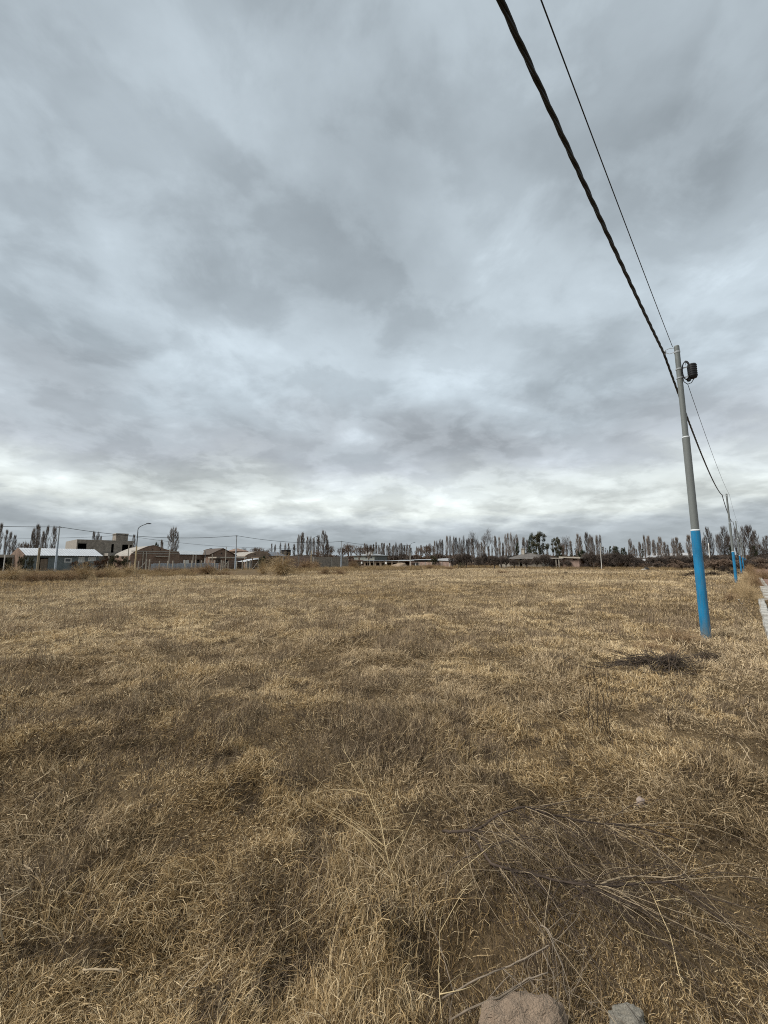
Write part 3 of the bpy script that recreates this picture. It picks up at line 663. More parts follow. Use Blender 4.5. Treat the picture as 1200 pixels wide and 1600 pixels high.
    b = MB(); wall_open(b, s.a(567), s.a(577), s.z(572, 867), s.z(572, 861), 1.5, 1.7, [(s.a(569), s.a(570.8), s.z(572, 865.5), s.z(572, 862))]); b.box(s.a(567), s.a(577), 1.7, 4, s.z(572, 867), s.z(572, 861)); b.build('roof_box', M_frame, t)
    MB().box(s.a(578), s.a(579.3), 1, 1.5, ze, s.z(572, 858.5)).build('chimney', M_conc, t)
    # --- long low dark sheds along the far end
    s = Site('R', 92, 562); t = s.thing('long_low_shed', 'long dark low shed with a thin pale roof edge behind the dirt mound', 'shed'); a1 = s.a(641); zt = s.z(600, 876)
    nb = 9; ops = [(a1 * (k + .15) / nb, a1 * (k + .85) / nb, .1, zt - .35) for k in range(0, nb, 1)]
    wall_open(MB(), 0, a1, 0, zt - .1, 0, .2, ops).build('front_wall', M_wood, t)
    MB().box(0, a1, 5, 5.2, 0, zt - .1).build('back_wall', M_brick, t); MB().box(0, .2, .2, 5, 0, zt - .1).box(a1 - .2, a1, .2, 5, 0, zt - .1).build('side_wall', M_brick, t)
    corrugated(MB(), -.3, a1 * .62, -.6, zt - .1, 5.4, zt + .1).build('roof', M_darkroof, t); corrugated(MB(), a1 * .62 + .01, a1 + .2, -.7, zt - .06, 5.4, zt + .22).build('roof', M_zinc, t)
    s = Site('R', 86, 641); t = s.thing('pink_wall_yard', 'pinkish brick yard wall with a dark doorway right of the street lamp', 'wall'); a1 = s.a(704); zt = s.z(680, 878)
    wall_open(MB(), 0, a1, 0, zt, 0, .2, [(s.a(642.5), s.a(654), .02, zt - .12)]).build('wall', M_brick3, t)
    for px in (654.5, 664, 674.5, 690, 702): MB().box(s.a(px), s.a(px) + .22, -.05, -.002, 0, zt + .03).build('pier', M_conc, t)
    MB().box(s.a(648), s.a(648.8), .3, .4, 0, zt - .2).build('post', M_frame, t); MB().box(0.2, s.a(660), 2.4, 2.5, 0, zt).build('inner_wall', M_dark, t)
    s = Site('R', 88.5, 640); t = s.thing('flat_tin_shed', 'flat shed behind the pink wall with a pale left and dark right roof', 'shed'); a1 = s.a(676); zt = s.z(655, 874.5)
    MB().box(0, a1, 2.2, 4, 0, zt - .1).build('wall', M_dark, t); corrugated(MB(), -.2, s.a(655), -.6, zt - .1, 4.3, zt + .1).build('roof', M_zinc, t); corrugated(MB(), s.a(655) + .01, a1 + .2, -.6, zt - .08, 4.3, zt + .15).build('roof', M_zinc, t)
    MB().box(.1, .25, 0, .15, 0, zt - .12).box(a1 - .25, a1 - .1, 0, .15, 0, zt - .12).build('post', M_wood, t)
    s = Site('R', 90, 686); t = s.thing('white_tin_hut', 'small hut with a bright white tin roof above the pink wall', 'hut'); a1 = s.a(703); zt = s.z(692, 872.5)
    MB().box(0, a1, 0, 3, 0, zt - .6).build('wall', M_brick2, t); MB().extrude([(-.3, zt - .55), (a1 + .3, zt - .75), (a1 * .75, zt - .1), (a1 * .4, zt), (0, zt - .1)], -.3, 3.3).build('roof', M_white, t)
    # --- farmhouse behind the orchard trees
    s = Site('R', 90, 776); t = s.thing('grey_roofed_farmhouse', 'farmhouse with a broad grey roof and white chimney behind bare trees', 'house')
    xa, xb = s.a(798), s.a(846); ze = s.z(820, 873); zr = s.z(820, 863.5, 5)
    ops = [(s.a(802), s.a(806), .9, 2.0), (s.a(812), s.a(816), .05, 2.1), (s.a(828), s.a(833), .9, 2.0), (s.a(838), s.a(842), .9, 2.0)]
    wall_open(MB(), xa, xb, 0, ze, 0, .2, ops).build('front_wall', mat('cream_render', (.27, .235, .19), .15, 1.), t)
    MB().box(xa, xa + .2, .2, 9, 0, ze).box(xb - .2, xb, .2, 9, 0, ze).build('wall', M_concl, t); MB().box(xa + .2, xb - .2, 2, 2.1, 0, ze - .02).build('inner_wall', M_dark, t)
    for o in ops[::2]: window(t, *o, .08)
    Mr = mat('weathered_tile', (.115, .105, .095), .3, 1.5)
    r = MB(); q = [(xa - .9, -1.2, ze - .05), (xb + .9, -1.2, ze - .05), (xb + .9, 10, ze - .05), (xa - .9, 10, ze - .05)]; rr = [(xa + 2.2, 4.5, zr), (xa + (xb - xa) * .45, 4.5, zr - .1)]
    r.quad(q[0], q[1], rr[1], rr[0]); r.quad(q[1], q[2], rr[1]); r.quad(q[2], q[3], rr[0], rr[1]); r.quad(q[3], q[0], rr[0]); r.quad(q[3], q[2], q[1], q[0]); ro = r.build('roof', Mr, t)
    c0, c1 = s.a(807), s.a(811.5); MB().box(c0, c1, 3, 3.7, ze, s.z(809, 858.5, 3)).build('chimney', M_concl, t); MB().box(c0 - .12, c1 + .12, 2.9, 3.8, s.z(809, 858.5, 3), s.z(809, 857.4, 3)).build('chimney_cap', M_concl, t)
    xa2 = s.a(778); zw = s.z(790, 872.5); MB().box(xa2, xa - .01, 0.6, .8, 0, zw).box(xa2, xa2 + .2, .8, 6, 0, zw).build('wing_wall', M_concl, t)
    MB().extrude([(xa2 - .4, zw), (xa - 1.0, zw), (xa - 1.0, zw + .55), (xa2 + 1, zw + .45)], 0, 6.5).build('wing_roof', Mr, t)
    # low white things by the farmhouse: a garden wall in stretches
    # --- small brick house on the right
    s = Site('R', 88, 879); t = s.thing('small_brick_house', 'small pinkish brick house with a sloping pale roof among bare trees', 'house'); a1 = s.a(905); z0, z1 = s.z(881, 869.5), s.z(905, 870.5)
    ops = [(s.a(895.5), s.a(898), s.z(897, 875.5), s.z(897, 872.5)), (s.a(899), s.a(901), s.z(897, 875.5), s.z(897, 872.5))]
    wall_open(MB(), 0, a1, 0, z1 - .25, 0, .2, ops).build('front_wall', M_brick3, t)
    MB().box(0, .2, .2, 6, 0, z1 - .25).box(a1 - .2, a1, .2, 6, 0, z1 - .25).build('wall', M_brick3, t); MB().box(.2, a1 - .2, 1.6, 1.7, 0, z1 - .3).build('inner_wall', M_dark, t)
    MB().extrude([(-.5, z0 - .25), (a1 + .4, z1 - .3), (a1 + .4, z1), (-.5, z0)], -.6, 6.4).build('roof', M_concl, t)
    s = Site('R', 87, 868); t = s.thing('white_gatepost_porch', 'white porch posts left of the small brick house', 'porch')
    for px in (868, 872.5): MB().box(s.a(px), s.a(px + 1.2), 0, .3, 0, s.z(870, 873)).build('post', M_concl, t)
    MB().box(s.a(862), s.a(880), -.2, 2, s.z(870, 873), s.z(870, 871.5)).build('roof', M_conc, t)
    # --- pale greenhouses far right
    for i, (d, x0, x1, yt, yb, lab) in enumerate(((150, 984, 1030, 868, 871.5, 'nearer long pale plastic greenhouse behind the bare poplars'), (185, 1020, 1098, 863.5, 868, 'farther and longer pale greenhouse seen between poplars'), (128, 996, 1052, 873, 876, 'lowest strip-like pale greenhouse at the foot of the poplars'))):
        s = Site('R', d, x0); t = s.thing('greenhouse', lab, 'greenhouse', 'pale greenhouses'); a1 = s.a(x1); zt, ze = s.z((x0 + x1) / 2, yt), s.z((x0 + x1) / 2, yb)
        MB().box(0, a1, 0, 5, 0, max(ze, .3)).build('wall', mat('dull_plastic', (.36, .35, .33), .2, .5), t)
        n = 9; pr = [(5.6 * (k / (n - 1)) - .3, max(ze, .3) + (zt - ze) * math.sin(PI * k / (n - 1))) for k in range(n)]
        r = MB(); k0 = len(r.v); r.v += [(-.2, y, z) for y, z in pr] + [(a1 + .2, y, z) for y, z in pr]
        r.f += [(k, n + k, n + k + 1, k + 1) for k in range(n - 1)] + [tuple(range(n)), tuple(range(2 * n - 1, n - 1, -1)), (0, n - 1, 2 * n - 1, n)]
        r.build('plastic_roof', mat('pale_plastic', (.32, .32, .32), .15, .5), t)
    s = Site('R', 150, 1177); t = s.thing('roadside_hut', 'tiny grey hut beside the road at the far right', 'hut'); a1 = s.a(1184); MB().box(0, a1, 0, 2.5, 0, 1.5).build('wall', M_conc, t); MB().box(-.2, a1 + .2, -.2, 2.7, 1.5, 1.65).build('roof', M_zinc, t)
buildings()

# ------------------------------------------------------------------ street lamps and utility poles of the far street
M_cream = mat('cream_lamp_paint', (0.50, 0.40, 0.24), 0.15, 3.0, 0.6)
M_lampwhite = mat('white_lamp_paint', (0.62, 0.60, 0.55), 0.12, 3.0, 0.6)
def smooth_path(pts, n=6):
    out = []; P = [pts[0]] + list(pts) + [pts[-1]]
    for i in range(1, len(P) - 2):
        for k in range(n):
            t = k / n; a, b, c, d = P[i - 1], P[i], P[i + 1], P[i + 2]
            out.append(.5 * ((2 * b) + (c - a) * t + (2 * a - 5 * b + 4 * c - d) * t * t + (3 * b - a - 3 * c + d) * t ** 3))
    out.append(pts[-1]); return out
M_lampsteel = mat('dark_lamp_steel', (.13, .14, .15), .15, 3.0, .6)
def lamp(base, top_z, arm, label, lower=M_cream, upper=M_lampsteel, rz=TH, r=0.09, split=0.55):
    t = empty('street_lamp', base, rz, label, 'street lamp', 'street lamps'); H = top_z
    MB().lathe([(r, -.1), (r * .9, H * split)], 12).build('lower_column', lower, t, True)
    MB().lathe([(r * .72, H * split), (r * .6, H * .82)], 12).build('upper_column', upper, t, True)
    MB().tube(smooth_path([Vector(q) for q in ((0, 0, H * .80), (0, 0, H * .87), (arm * .10, 0, H * .915), (arm * .40, 0, H * .955), (arm * .9, 0, H))], 4), r * .5, 8).build('arm', upper, t, True)
    h_ = MB().lathe([(.05, -.09), (.16, -.06), (.17, 0), (.1, .08), (.04, .1)], 10).build('lamp_head', M_darkroof, t, True); h_.location = (arm, 0, H); h_.scale = (1.9, 1, .8)
    return t
def base_at(px, py): p = G(px, py); return p
def top_z_at(p, px, py):
    return hit(px, py, Vector((0, 1, 0)), p.y).z
p = base_at(210, 897.5); lamp(p, top_z_at(p, 213, 817), 1.15, 'cream street lamp with a bent arm right of the unfinished house')
p = hit(486, 880, V, 75); p.z = 0; lamp(p, top_z_at(p, 488, 838), 1.5, 'cream street lamp standing at the brick boundary wall before poplars')
p = base_at(641, 886); lamp(p, top_z_at(p, 642, 847), 2.0, 'white street lamp in the centre beside the pink wall', M_lampwhite)
p = hit(320, 880, V, 76); p.z = 0; lamp(p, top_z_at(p, 321, 857), 1.0, 'short street lamp in front of the long brick shed', M_lampwhite, r=.07)
p = hit(1110.5, 884, Vector((0, 1, 0)), 92); p.z = 0; lamp(p, top_z_at(p, 1108, 848), 1.0, 'white street lamp between the first two blue-based poles', M_lampwhite, M_lampwhite, r=.14, split=.6)
p = hit(940, 885, U, 86); p.z = 0; lamp(p, top_z_at(p, 938, 848), .5, 'slender white lamp among the orchard trees', M_lampwhite, M_lampwhite, r=.06)
p = hit(6, 884, V, 86); p.z = 0; lamp(p, top_z_at(p, 11, 845), .5, 'thin pale lamp post at the left edge by the carport', M_lampwhite, r=.08)
p = hit(503, 874, V, 110); p.z = 0; lamp(p, top_z_at(p, 503, 864), -1.6, 'small lamp rising behind the block wall, arm to the left', M_concl, M_concl, r=.1)
p = hit(514, 874, V, 110); p.z = 0; lamp(p, top_z_at(p, 514, 862), 1.8, 'small lamp rising behind the block wall, arm to the right', M_concl, M_concl, r=.14)

M_upole = mat('pale_blue_pole', (0.36, 0.41, 0.46), 0.15, 3.0, 0.6)
tops = []
for px, pxt, pyt, d, lab in ((86.5, 93, 822, 78, 'leftmost pale utility pole in front of the white-roofed house'), (367.5, 370, 836, 74, 'pale bluish utility pole before the flat-roofed annex'), (533, 534, 845, 74, 'pale utility pole at the right end of the block wall')):
    p = hit(px, 886, V, d); p.z = 0; H = top_z_at(p, pxt, pyt)
    t = empty('utility_pole', p, TH, lab, 'utility pole', 'utility poles of the far street')
    MB().lathe([(.15, -.1), (.14, H * .33)], 12).build('lower_shaft', M_upole, t, True); MB().lathe([(.125, H * .33), (.11, H * .66)], 12).build('middle_shaft', M_upole, t, True); MB().lathe([(.095, H * .66), (.085, H)], 12).build('upper_shaft', M_steel, t, True)
    MB().box(-.3, .3, -.05, .05, H - .25, H - .17).build('crossarm', M_steel, t); tops.append(p + Vector((0, 0, H - .12)))
# timber post by the white-roofed house
p = hit(58.5, 888, V, 72); p.z = 0; t = tag(MB().lathe([(.16, -.1), (.15, 2.2), (.13, top_z_at(p, 60, 855.5))], 10).build('timber_post', mat('grey_timber', (.27, .22, .15), .25, 3.), None, True), 'stout grey timber post in front of the white-roofed house', 'post'); t.location = p
p = hit(352, 884, V, 74); p.z = 0; t = tag(MB().lathe([(.1, -.1), (.09, 2.2), (.07, top_z_at(p, 352, 854.5))], 10).build('pale_post', M_concl, None, True), 'tall thin pale post standing before the pointed brick gable', 'post'); t.location = p
for px, yt, lab in ((331, 866, 'thin pale post left of the pointed gable'), (263.5, 858, 'thin pale post before the vaulted brick house'), (301, 866, 'left of two short pale posts before the long shed'), (305.5, 866, 'right of two short pale posts before the long shed'), (199, 851, 'white post by the porch of the unfinished house')):
    p = hit(px, 884, V, 79); p.z = 0; t = tag(MB().lathe([(.08, -.1), (.07, top_z_at(p, px, yt) - .05), (.03, top_z_at(p, px, yt))], 8).build('thin_post', M_concl, None, True), lab, 'post'); t.location = p
# cables of the far street
left_end = tops[0] + (tops[0] - tops[1]) ; right_end = tops[2] + (tops[2] - tops[1]) * 1.0
twisted('street_cable', [(left_end, tops[0], .5), (tops[0], tops[1], 1.0), (tops[1], tops[2], .8), (tops[2], right_end, .7)], 1, .035, 0, 1, M_cable, 'dark overhead cable linking the pale utility poles of the far street')
e = [hit(-60, 838, V, 100), hit(190, 836, V, 100), hit(352, 854, V, 100), hit(640, 852, V, 130)]
twisted('street_wire', [(e[0], e[1], .5), (e[1], e[2], .3), (e[2], e[3], 1.2)], 1, .028, 0, 1, M_cable, 'lower dark wire sagging across in front of the far houses')

# ------------------------------------------------------------------ wire fence
def fence():
    s = Site('L', 72, 203); t = s.thing('wire_fence', 'wire fence on pale concrete posts before the brick houses', 'fence'); rnd = random.Random(2)
    pxs = [204, 217, 229, 234, 249.5, 262.5, 270.5, 289, 300, 306, 315, 326, 336, 346, 349, 357, 370, 379, 386, 391, 404]
    zt = {}
    for px in pxs:
        z = s.z(px, 875.5 + rnd.uniform(-1.8, 1.5)); zt[px] = z; a = s.a(px)
        MB().box(a - .07, a + .07, -.07, .07, -.1, z).build('post', M_concl, t)
    for px, sg in ((357, -1), (349, 1), (404, -1), (229, -1)):
        a = s.a(px); MB().tube([(a, 0, 1.6), (a + sg * 1.3, 0, 0)], .05, 5).build('brace', M_concl, t)
    a0, a1 = s.a(204), s.a(404)
    for z in (.25, .7, 1.15, 1.6): MB().tube([(a0, .075, z), (a1, .075, z)], .008, 4).build('wire', M_steel, t)
    s = Site('L', 75, 236); t = s.thing('sheet_metal_fence', 'bluish grey sheet metal fence behind the wire fence', 'fence'); a1 = s.a(342); z = s.z(290, 880); M_ = mat('blue_grey_sheet', (.22, .245, .265), .15, 1.)
    n = 30
    for k in range(n):
        MB().box(a1 * k / n + .02, a1 * (k + 1) / n - .02, 0.02 * (k % 2), .05 + .02 * (k % 2), 0, z + rnd.uniform(-.08, .08)).build('sheet_panel', M_, t)
    s = Site('L', 73, 290); t = s.thing('white_sign', 'small white sign on a post in the wire fence line', 'sign'); MB().box(-.04, .04, -.2, -.14, 0, 1.75).build('post', M_concl, t); MB().box(-.45, .45, -.25, -.205, 1.2, 1.8).build('board', M_frame, t)
    for px, lab in ((565, 'left of two small white signs before the long dark shed'), (603, 'right of two small white signs before the long dark shed')):
        s = Site('R', 84, px); t = s.thing('white_sign', lab, 'sign'); MB().box(-.05, .05, 0, .08, 0, 1.1).build('post', M_wood, t); MB().box(-.35, .35, -.05, -.005, .8, 1.4).build('board', M_frame, t)
    s = Site('R', 84, 560); t = s.thing('yard_fence', 'row of rough timber posts before the long dark shed', 'fence')
    for px in (561, 567.5, 574.5, 577, 584, 593, 600.5, 612.5, 623):
        a = s.a(px); MB().tube([(a, 0, -.1), (a + rnd.uniform(-.1, .1), 0, rnd.uniform(1.3, 2.0))], .08, 5).build('post', M_concl if rnd.random() < .4 else M_wood, t)
    MB().tube([(s.a(561), 0, 1.2), (s.a(623), 0, 1.2)], .03, 4).build('rail', M_wood, t)
fence()

# ------------------------------------------------------------------ trees
def rv(rnd, s=1.0): return Vector((rnd.uniform(-s, s), rnd.uniform(-s, s), rnd.uniform(-s, s)))
def poplar_meshes(seed, H=14.0, W=2.6, nb=76, nt=32, tr=.020):
    rnd = random.Random(seed); tk = MB(); cr = MB()
    bend = [Vector((rnd.uniform(-.12, .12), rnd.uniform(-.12, .12), 0)) for _ in range(8)]
    pts = [Vector((0, 0, -.2))] + [Vector((0, 0, H * k / 7)) + bend[k] for k in range(1, 8)]
    tk.tube(pts, [.2, .18, .15, .12, .09, .065, .04, .015], 7)
    def axis(z):
        k = min(6, max(0, int(z / H * 7))); f = z / H * 7 - k; return pts[k].lerp(pts[k + 1], f)
    for i in range(nb):
        f = rnd.uniform(.14, .95) ** .9; z = f * H; a = rnd.uniform(0, 2 * PI)
        prof = min(1, .45 + f * 1.15) * (1.0 if f < .62 else max(.25, 1 - (f - .62) * 1.9))
        ln = H * rnd.uniform(.13, .26) * (1.1 - .5 * f); out = W / 2 * prof * rnd.uniform(.55, 1.15)
        d = Vector((math.cos(a), math.sin(a), 0)); A = axis(z); top = min(z + ln, H * 1.02)
        p1 = A + d * out * .6 + Vector((0, 0, (top - z) * .3)); p2 = A + d * out + Vector((0, 0, (top - z) * .68)); p3 = A + d * out * .93 + Vector((0, 0, top - z)) + rv(rnd, .1)
        cr.tube([A, p1, p2, p3], [.055 * (1.1 - f), .045 * (1.1 - f), .028, .006], 4, False)
        for j in range(nt):
            s = rnd.uniform(.15, 1); q = A.lerp(p1, s * 3) if s < .33 else (p1.lerp(p2, s * 3 - 1) if s < .67 else p2.lerp(p3, s * 3 - 2))
            a2 = rnd.uniform(0, 2 * PI); l2 = rnd.uniform(.5, 1.5); o2 = rnd.uniform(.12, .45)
            e_ = q + Vector((math.cos(a2) * o2, math.sin(a2) * o2, l2)); cr.twig(q, e_, tr * rnd.uniform(.6, 1.2))
    return tk, cr
def bare_tree_meshes(seed, H=8.0, spread=.75, trunk_h=.22, r0=.16, levels=5, kids=3, up=.35, tipr=.012, droop=0.0):
    rnd = random.Random(seed); tk = MB(); cr = MB()
    def grow(p, d, ln, r, lv):
        d = d.normalized(); mid = p + d * ln * .5 + rv(rnd, ln * .07); end = p + d * ln + rv(rnd, ln * .10)
        tgt = tk if lv == 0 else cr
        if lv >= levels - 1:
            cr.twig(p, end, max(r, tipr)); 
            for _ in range(3):
                s = rnd.uniform(.2, .9); cr.twig(p.lerp(end, s), p.lerp(end, s) + (d + rv(rnd, .8)) * ln * .55, tipr * .8)
            return
        tgt.tube([p, mid, end], [r, r * .85, r * .68], 5 if lv < 2 else 3, False)
        n = kids + (1 if rnd.random() < .5 else 0)
        for k in range(n):
            a = 2 * PI * (k + rnd.random()) / n; side = d.orthogonal().normalized(); side = (Matrix.Rotation(a, 3, d) @ side)
            nd = d + side * spread * rnd.uniform(.6, 1.25) + Vector((0, 0, up - droop * lv)); st = end if k else end
            if rnd.random() < .4: st = mid.lerp(end, rnd.uniform(.2, 1))
            grow(st, nd, ln * rnd.uniform(.62, .88), r * .62, lv + 1)
    grow(Vector((0, 0, -.15)), Vector((rnd.uniform(-.08, .08), rnd.uniform(-.08, .08), 1)), H * trunk_h, r0, 0)
    # scale to the height asked for
    zmax = max(v[2] for v in cr.v); k = H / zmax
    for b in (tk, cr): b.v = [(x * k, y * k, z * k) for x, y, z in b.v]
    return tk, cr
def leafy_meshes(seed, H=8.0, W=5.0, base=.2, nclump=26, per=110, leaf=.16, shape='round', r0=.18):
    rnd = random.Random(seed); tk = MB(); cr = MB(); tk.tube([(0, 0, -.1), (.1, 0, H * .3), (-.05, .1, H * .6), (0, 0, H * .85)], [r0, r0 * .8, r0 * .5, r0 * .2], 7)
    for c in range(nclump):
        f = rnd.uniform(base, .97)
        if shape == 'round': rad = W / 2 * math.sqrt(max(.05, 1 - ((f - .55) / .5) ** 2))
        elif shape == 'cone': rad = W / 2 * (1.04 - f) / (1 - base) + .1
        else: rad = W / 2 * (math.sin(PI * min(1, f * .9 + .1)) ** .5)
        a = rnd.uniform(0, 2 * PI); rr = rad * math.sqrt(rnd.uniform(.15, 1)) * .85; cc = Vector((math.cos(a) * rr, math.sin(a) * rr, f * H)); cs = W * rnd.uniform(.09, .17) * (1 if shape == 'round' else .75)
        tk.twig((cc.x * .1, cc.y * .1, max(.3, cc.z - rr * .7)), cc, r0 * .3)
        ct = rnd.uniform(0, 1)
        for k in range(per):
            d = rv(rnd); 
            while d.length > 1 or d.length < .1: d = rv(rnd)
            p = cc + Vector((d.x, d.y, d.z * .8)) * cs; n = (d + rv(rnd, .7)).normalized(); o = n.orthogonal().normalized(); o = Matrix.Rotation(rnd.uniform(0, 6.28), 3, n) @ o; w = n.cross(o); L_ = leaf * rnd.uniform(.5, 1.2)
            cr.quad(p - o * L_, p + w * L_ * .45, p + o * L_, p - w * L_ * .45); cr.t.append(min(1, max(0, ct * .6 + rnd.uniform(-.1, .5))))
    return tk, cr
PROTO = {}
def proto(key, meshes, mt, mc, H, W, name, cat):
    tk, cr = meshes; PROTO[key] = (tk.mesh('trunk', mt, True), cr.mesh('crown', mc), H, W, name, cat)
for k in range(4): proto(f'pop{k}', poplar_meshes(20 + k, W=(2.3, 2.7, 3.1, 2.0)[k]), M_bark, M_twigp, 14.0, (2.3, 2.7, 3.1, 2.0)[k], 'poplar_tree', 'tree')
for k in range(2): proto(f'popd{k}', poplar_meshes(40 + k, W=3.6, nb=92, nt=27, tr=.021), M_barkd, M_twigd, 14.0, 3.6, 'poplar_tree', 'tree')
for k in range(2): proto(f'rus{k}', bare_tree_meshes(50 + k, 8, .62, .2, .2, 6, 3, .25, .02), M_barkd, M_twigr, 8.0, 6.5, 'bare_tree', 'tree')
for k in range(2): proto(f'open{k}', bare_tree_meshes(60 + k, 10, .55, .30, .17, 6, 3, .3, .016), M_barkd, M_twigd, 10.0, 6.0, 'bare_tree', 'tree')
for k in range(3): proto(f'orch{k}', bare_tree_meshes(70 + k, 3.6, .85, .2, .14, 6, 4, .18, .019), M_barkd, M_twigd, 3.6, 4.2, 'orchard_tree', 'tree')
for k in range(2): proto(f'ever{k}', leafy_meshes(80 + k, 8, 5.5, .3, 40, 110, .17), M_barkd, M_evergreen if k == 0 else M_olive, 8.0, 5.5, 'evergreen_tree', 'tree')
proto('cyp', leafy_meshes(90, 6, 1.7, .06, 34, 70, .13, 'col'), M_barkd, M_evergreen, 6.0, 1.7, 'cypress_tree', 'tree')
proto('pine', leafy_meshes(91, 7, 4.0, .15, 34, 80, .15, 'cone'), M_barkd, M_evergreen, 7.0, 4.0, 'conifer_tree', 'tree')
proto('shrubg', leafy_meshes(92, 2, 2.2, .12, 26, 90, .075, 'round', .05), M_barkd, M_olive, 2.0, 2.2, 'evergreen_shrub', 'shrub')
proto('shrubr', leafy_meshes(93, 2, 2.4, .12, 26, 80, .075, 'round', .05), M_barkd, M_russet, 2.0, 2.4, 'russet_shrub', 'shrub')
def plant(key, p, H, W, label, group=None, rz=None):
    tm, cm, H0, W0, name, cat = PROTO[key]; t = empty(name, (p.x, p.y, 0), rz if rz is not None else random.Random(int(p.x * 100)).uniform(0, 6.28), label, cat, group)
    t.scale = (W / W0, W / W0, H / H0); t.rotation_euler = (random.Random(int(p.x * 91)).gauss(0, .012), random.Random(int(p.x * 57)).gauss(0, .012), t.rotation_euler[2]); obj('trunk', tm, t); obj('crown', cm, t); return t
def plant_px(key, px, pyt, Y, wpx, label, group=None):
    p = PY(px, pyt, Y); W = wpx / FPX * Y * 1.02; return plant(key, p, p.z, W, label, group)
def trees():
    rnd = random.Random(7)
    ORD = 'first second third fourth fifth sixth seventh eighth ninth tenth eleventh twelfth thirteenth fourteenth fifteenth sixteenth seventeenth eighteenth nineteenth twentieth'.split()
    def nth(label, k, n): return label if n > 20 else label + ', ' + ORD[k] + ' from left'
    def row(items, Y, label, group, keys=('pop0', 'pop1', 'pop2', 'pop3'), w=7, jit=8):
        items = sorted(items)
        for kk, it in enumerate(items):
            px, pyt = it[:2]; ww = (it[2] if len(it) > 2 else w * rnd.uniform(.8, 1.2)) * (.95 if keys[0].startswith('pop') else 1)
            plant_px(rnd.choice(keys), px, pyt, Y + rnd.uniform(-jit, jit), ww, nth(label, kk, len(items)), group)
    row([(4, 821), (11, 831), (18, 834), (24, 839)], 150, 'tall bare poplar behind the carport at the left edge', 'poplars at the left edge')
    row([(52, 828.5, 6), (59, 823, 7), (62, 826, 6), (67, 833, 6), (74, 825, 6), (85, 826, 9)], 150, 'tall slim bare poplar behind the white metal roof', 'poplars behind the white roof')
    plant_px('rus0', 35, 841, 140, 16, 'round russet bare tree behind the carport roof'); plant_px('rus1', 46, 845, 140, 14, 'smaller russet bare tree between the left poplars')
    row([(148, 833.5, 6), (153, 834, 6), (158, 840, 4)], 210, 'distant bare poplar tip above the unfinished house', 'poplars behind the unfinished house')
    plant_px('pop0', 209.5, 838, 190, 6, 'single bare poplar behind the cream street lamp')
    plant_px('pop2', 272, 827.5, 84, 17, 'tall bare poplar with rising branches right of the vaulted brick house')
    plant_px('ever0', 244.5, 848, 125, 8, 'dark round evergreen top above the vaulted brick roof'); row([(252, 845.5, 5), (254.5, 849, 4)], 200, 'small distant poplar right of the dark round evergreen', 'poplars behind the vaulted house')
    row([(366, 855, 16), (383, 853, 16), (397, 852.5, 15), (409, 853, 15), (418, 854, 13)], 190, 'distant bushy bare tree behind the tan vaulted roof', 'bushy trees behind the tan vaulted house', ('rus0', 'rus1', 'open1'))
    row([(424, 851, 3.5), (430, 852, 4), (438, 849, 3.5), (446, 850, 4), (451, 850.5, 4), (460, 852, 5)], 230, 'small distant poplar above the dark-roofed shed', 'poplars behind the dark-roofed shed')
    row([(467, 838, 6), (473, 835, 8), (481.5, 841, 6), (484.5, 840, 5), (490, 842, 6), (497, 839, 7), (512.5, 839.5, 5)], 165, 'bare grey poplar behind the brick boundary wall', 'poplars behind the boundary wall')
    plant_px('popd1', 506.5, 832, 140, 14, 'tallest dark brown poplar above the block wall'); plant_px('rus0', 516, 846, 140, 20, 'broad brown bare tree right of the tallest dark poplar'); plant_px('rus1', 548, 847, 150, 26, 'broad brown bare tree behind the right end of the block wall'); plant_px('rus0', 562, 849, 155, 24, 'broad brown bare tree behind the grey-green house, left'); plant_px('rus1', 576, 850, 158, 20, 'broad brown bare tree behind the grey-green house, right'); plant_px('rus1', 532, 853, 150, 16, 'low brown bare tree behind the last utility pole'); plant_px('rus0', 497, 856, 150, 22, 'low brown bare tree behind the cream lamp')
    even = []
    x = 570
    while x < 640: even.append((x, 852 + rnd.uniform(-4, 2), rnd.uniform(3.8, 5.5))); x += rnd.uniform(3.6, 5.6)
    row(even, 175, 'slim bare poplar in the even row behind the long dark shed', 'even row of poplars in the centre', jit=4)
    back = []; x = 566.0
    while x < 1098:
        if not (690 < x < 700): back.append((x, 855 + rnd.uniform(-5, 5) + (3 if 930 < x < 985 else 0), rnd.uniform(2.6, 4.4)))
        x += rnd.uniform(4.5, 9.5)
    row(back, 225, 'thin far-off bare poplar in the back row along the horizon', 'far back row of poplars', ('pop0', 'pop1', 'pop2', 'pop3'), jit=15)
    plant_px('rus0', 655, 850, 150, 20, 'rounded brown bare tree just right of the white lamp'); plant_px('rus1', 666, 848, 150, 22, 'rounded brown bare tree above the flat tin shed')
    row([(679, 847, 4), (682.5, 847, 4), (687, 844.5, 5), (691.5, 845.5, 4.5), (697, 840, 5.5)], 160, 'slim bare poplar above the white tin hut', 'poplars above the white tin hut', jit=4)
    row([(703, 840, 6), (708, 841, 6), (713, 842, 6), (718, 842.5, 5), (721.5, 846, 4), (725, 840, 6), (730, 845, 5), (733, 844, 5), (737, 844, 6)], 125, 'dark slender poplar left of the two open-crowned trees', 'dark poplars left of the open-crowned trees', ('popd0', 'popd1', 'pop1'), jit=6)
    plant_px('open1', 740, 825.5, 94, 21, 'left of two tall open-crowned bare trees'); plant_px('open0', 763.5, 821, 92, 23, 'right and taller of two open-crowned bare trees')
    row([(746, 848, 5), (751, 849, 5), (756, 848, 5), (774, 840, 5), (780, 842, 5), (785, 850, 4)], 150, 'thin bare poplar beside the tallest open-crowned tree', 'thin poplars beside the open-crowned trees')
